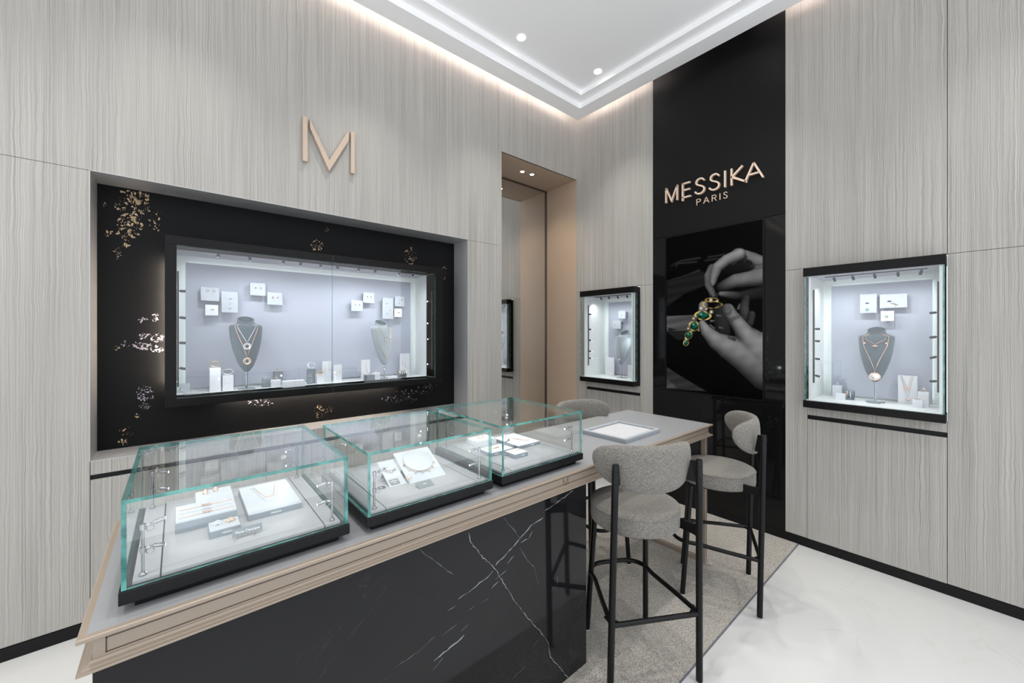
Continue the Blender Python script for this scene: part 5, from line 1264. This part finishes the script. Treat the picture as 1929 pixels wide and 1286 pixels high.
# green stone leaves in gold
def leaf(cx, cy, a, c, rot):
    cr, sr = math.cos(rot), math.sin(rot); u = ((KX - cx) * cr + (KY - cy) * sr) / a; v = (-(KX - cx) * sr + (KY - cy) * cr) / c
    d = np.abs(u) ** 1.5 + np.abs(v) ** 1.7
    for lim, base in ((1.55, None), (1.0, 1)):
        mk = np.clip((lim - d) * 6 + .5, 0, 1)
        if base is None: g = .62 + .30 * np.sin(KX * .07 + KY * .05); blend(mk, np.stack([g * .98, g * .82, g * .50], 2))
        else:
            g = np.clip(.42 + .34 * np.sin(u * 6 + v * 3) * .5 - .18 * v, .08, 1); hl = np.exp(-((u + .25) ** 2 + (v + .25) ** 2) / .05)
            blend(mk, np.stack([.10 * g + hl * .55, .62 * g + hl * .5, .46 * g + hl * .52], 2))
leaf(275, 612 + O, 26, 36, .4); leaf(304, 523 + O, 36, 46, .5); leaf(372, 412 + O, 52, 50, .5); leaf(478, 285 + O, 82, 46, .12)
for dx, dy in ((0, 0),):
    u = (KX - 590) / 118; v = (KY - (150 + O)) / 46; d = np.abs(u) ** 1.6 + np.abs(v) ** 1.7; ring = np.clip(1 - np.abs(d - 1.0) * 4.2, 0, 1); g = .7 + .28 * np.sin(KX * .08); blend(ring, np.stack([g, g * .80, g * .42], 2))
    u = (KX - 585) / 74; v = (KY - (96 + O)) / 24; d = u * u + v * v; blend(np.clip(1 - np.abs(d - 1) * 2.2, 0, 1), np.array([.85, .68, .34]))
for cx, cy, r in ((575, 95 + O, 20), (365, 318 + O, 13), (300, 440 + O, 11), (580, 240 + O, 22), (520, 205 + O, 12), (455, 195 + O, 14), (650, 110 + O, 12), (268, 560 + O, 8), (430, 465 + O, 8)):
    mk = np.exp(-((KX - cx) ** 2 + (KY - cy) ** 2) / (r * r)); blend(mk, np.array([.97, .93, .84]))
limb([(560, 985, 3, .30), (572, 1035, 3, .30)], soft=5, amb=.9); limb([(645, 980, 4, .34), (650, 1060, 4, .34)], soft=5, amb=.9)
img = np.clip(img, 0, 1); lin_img = np.where(img <= .04045, img / 12.92, ((img + .055) / 1.055) ** 2.4)
me = bpy.data.meshes.new('picture')
vv = np.stack([np.full(Yg.size, -0.003), Yg.ravel(), Zg.ravel()], 1) - np.array(scr.location)
idx = np.arange(NU * NV).reshape(NV, NU); fc = np.stack([idx[:-1, :-1], idx[1:, :-1], idx[1:, 1:], idx[:-1, 1:]], -1).reshape(-1, 4)
me.from_pydata(vv.tolist(), [], fc.tolist())
at = me.color_attributes.new('picture', 'FLOAT_COLOR', 'POINT'); at.data.foreach_set('color', np.concatenate([lin_img.reshape(-1, 3), np.ones((NU * NV, 1))], 1).ravel())
m, nt, bs = new_mat('screen_picture'); va = node(nt, 'ShaderNodeVertexColor', layer_name='picture')
bs.inputs['Base Color'].default_value = (.001, .001, .001, 1); bs.inputs['Roughness'].default_value = .22; bs.inputs['Specular IOR Level'].default_value = .05
link(nt, va.outputs['Color'], bs.inputs['Emission Color']); bs.inputs['Emission Strength'].default_value = 0.9 * 2 ** -EXPO
me.materials.append(m); po = bpy.data.objects.new('picture', me); col.objects.link(po); po.parent = scr
po['label'] = 'grey photograph of two hands with gold and green jewels'
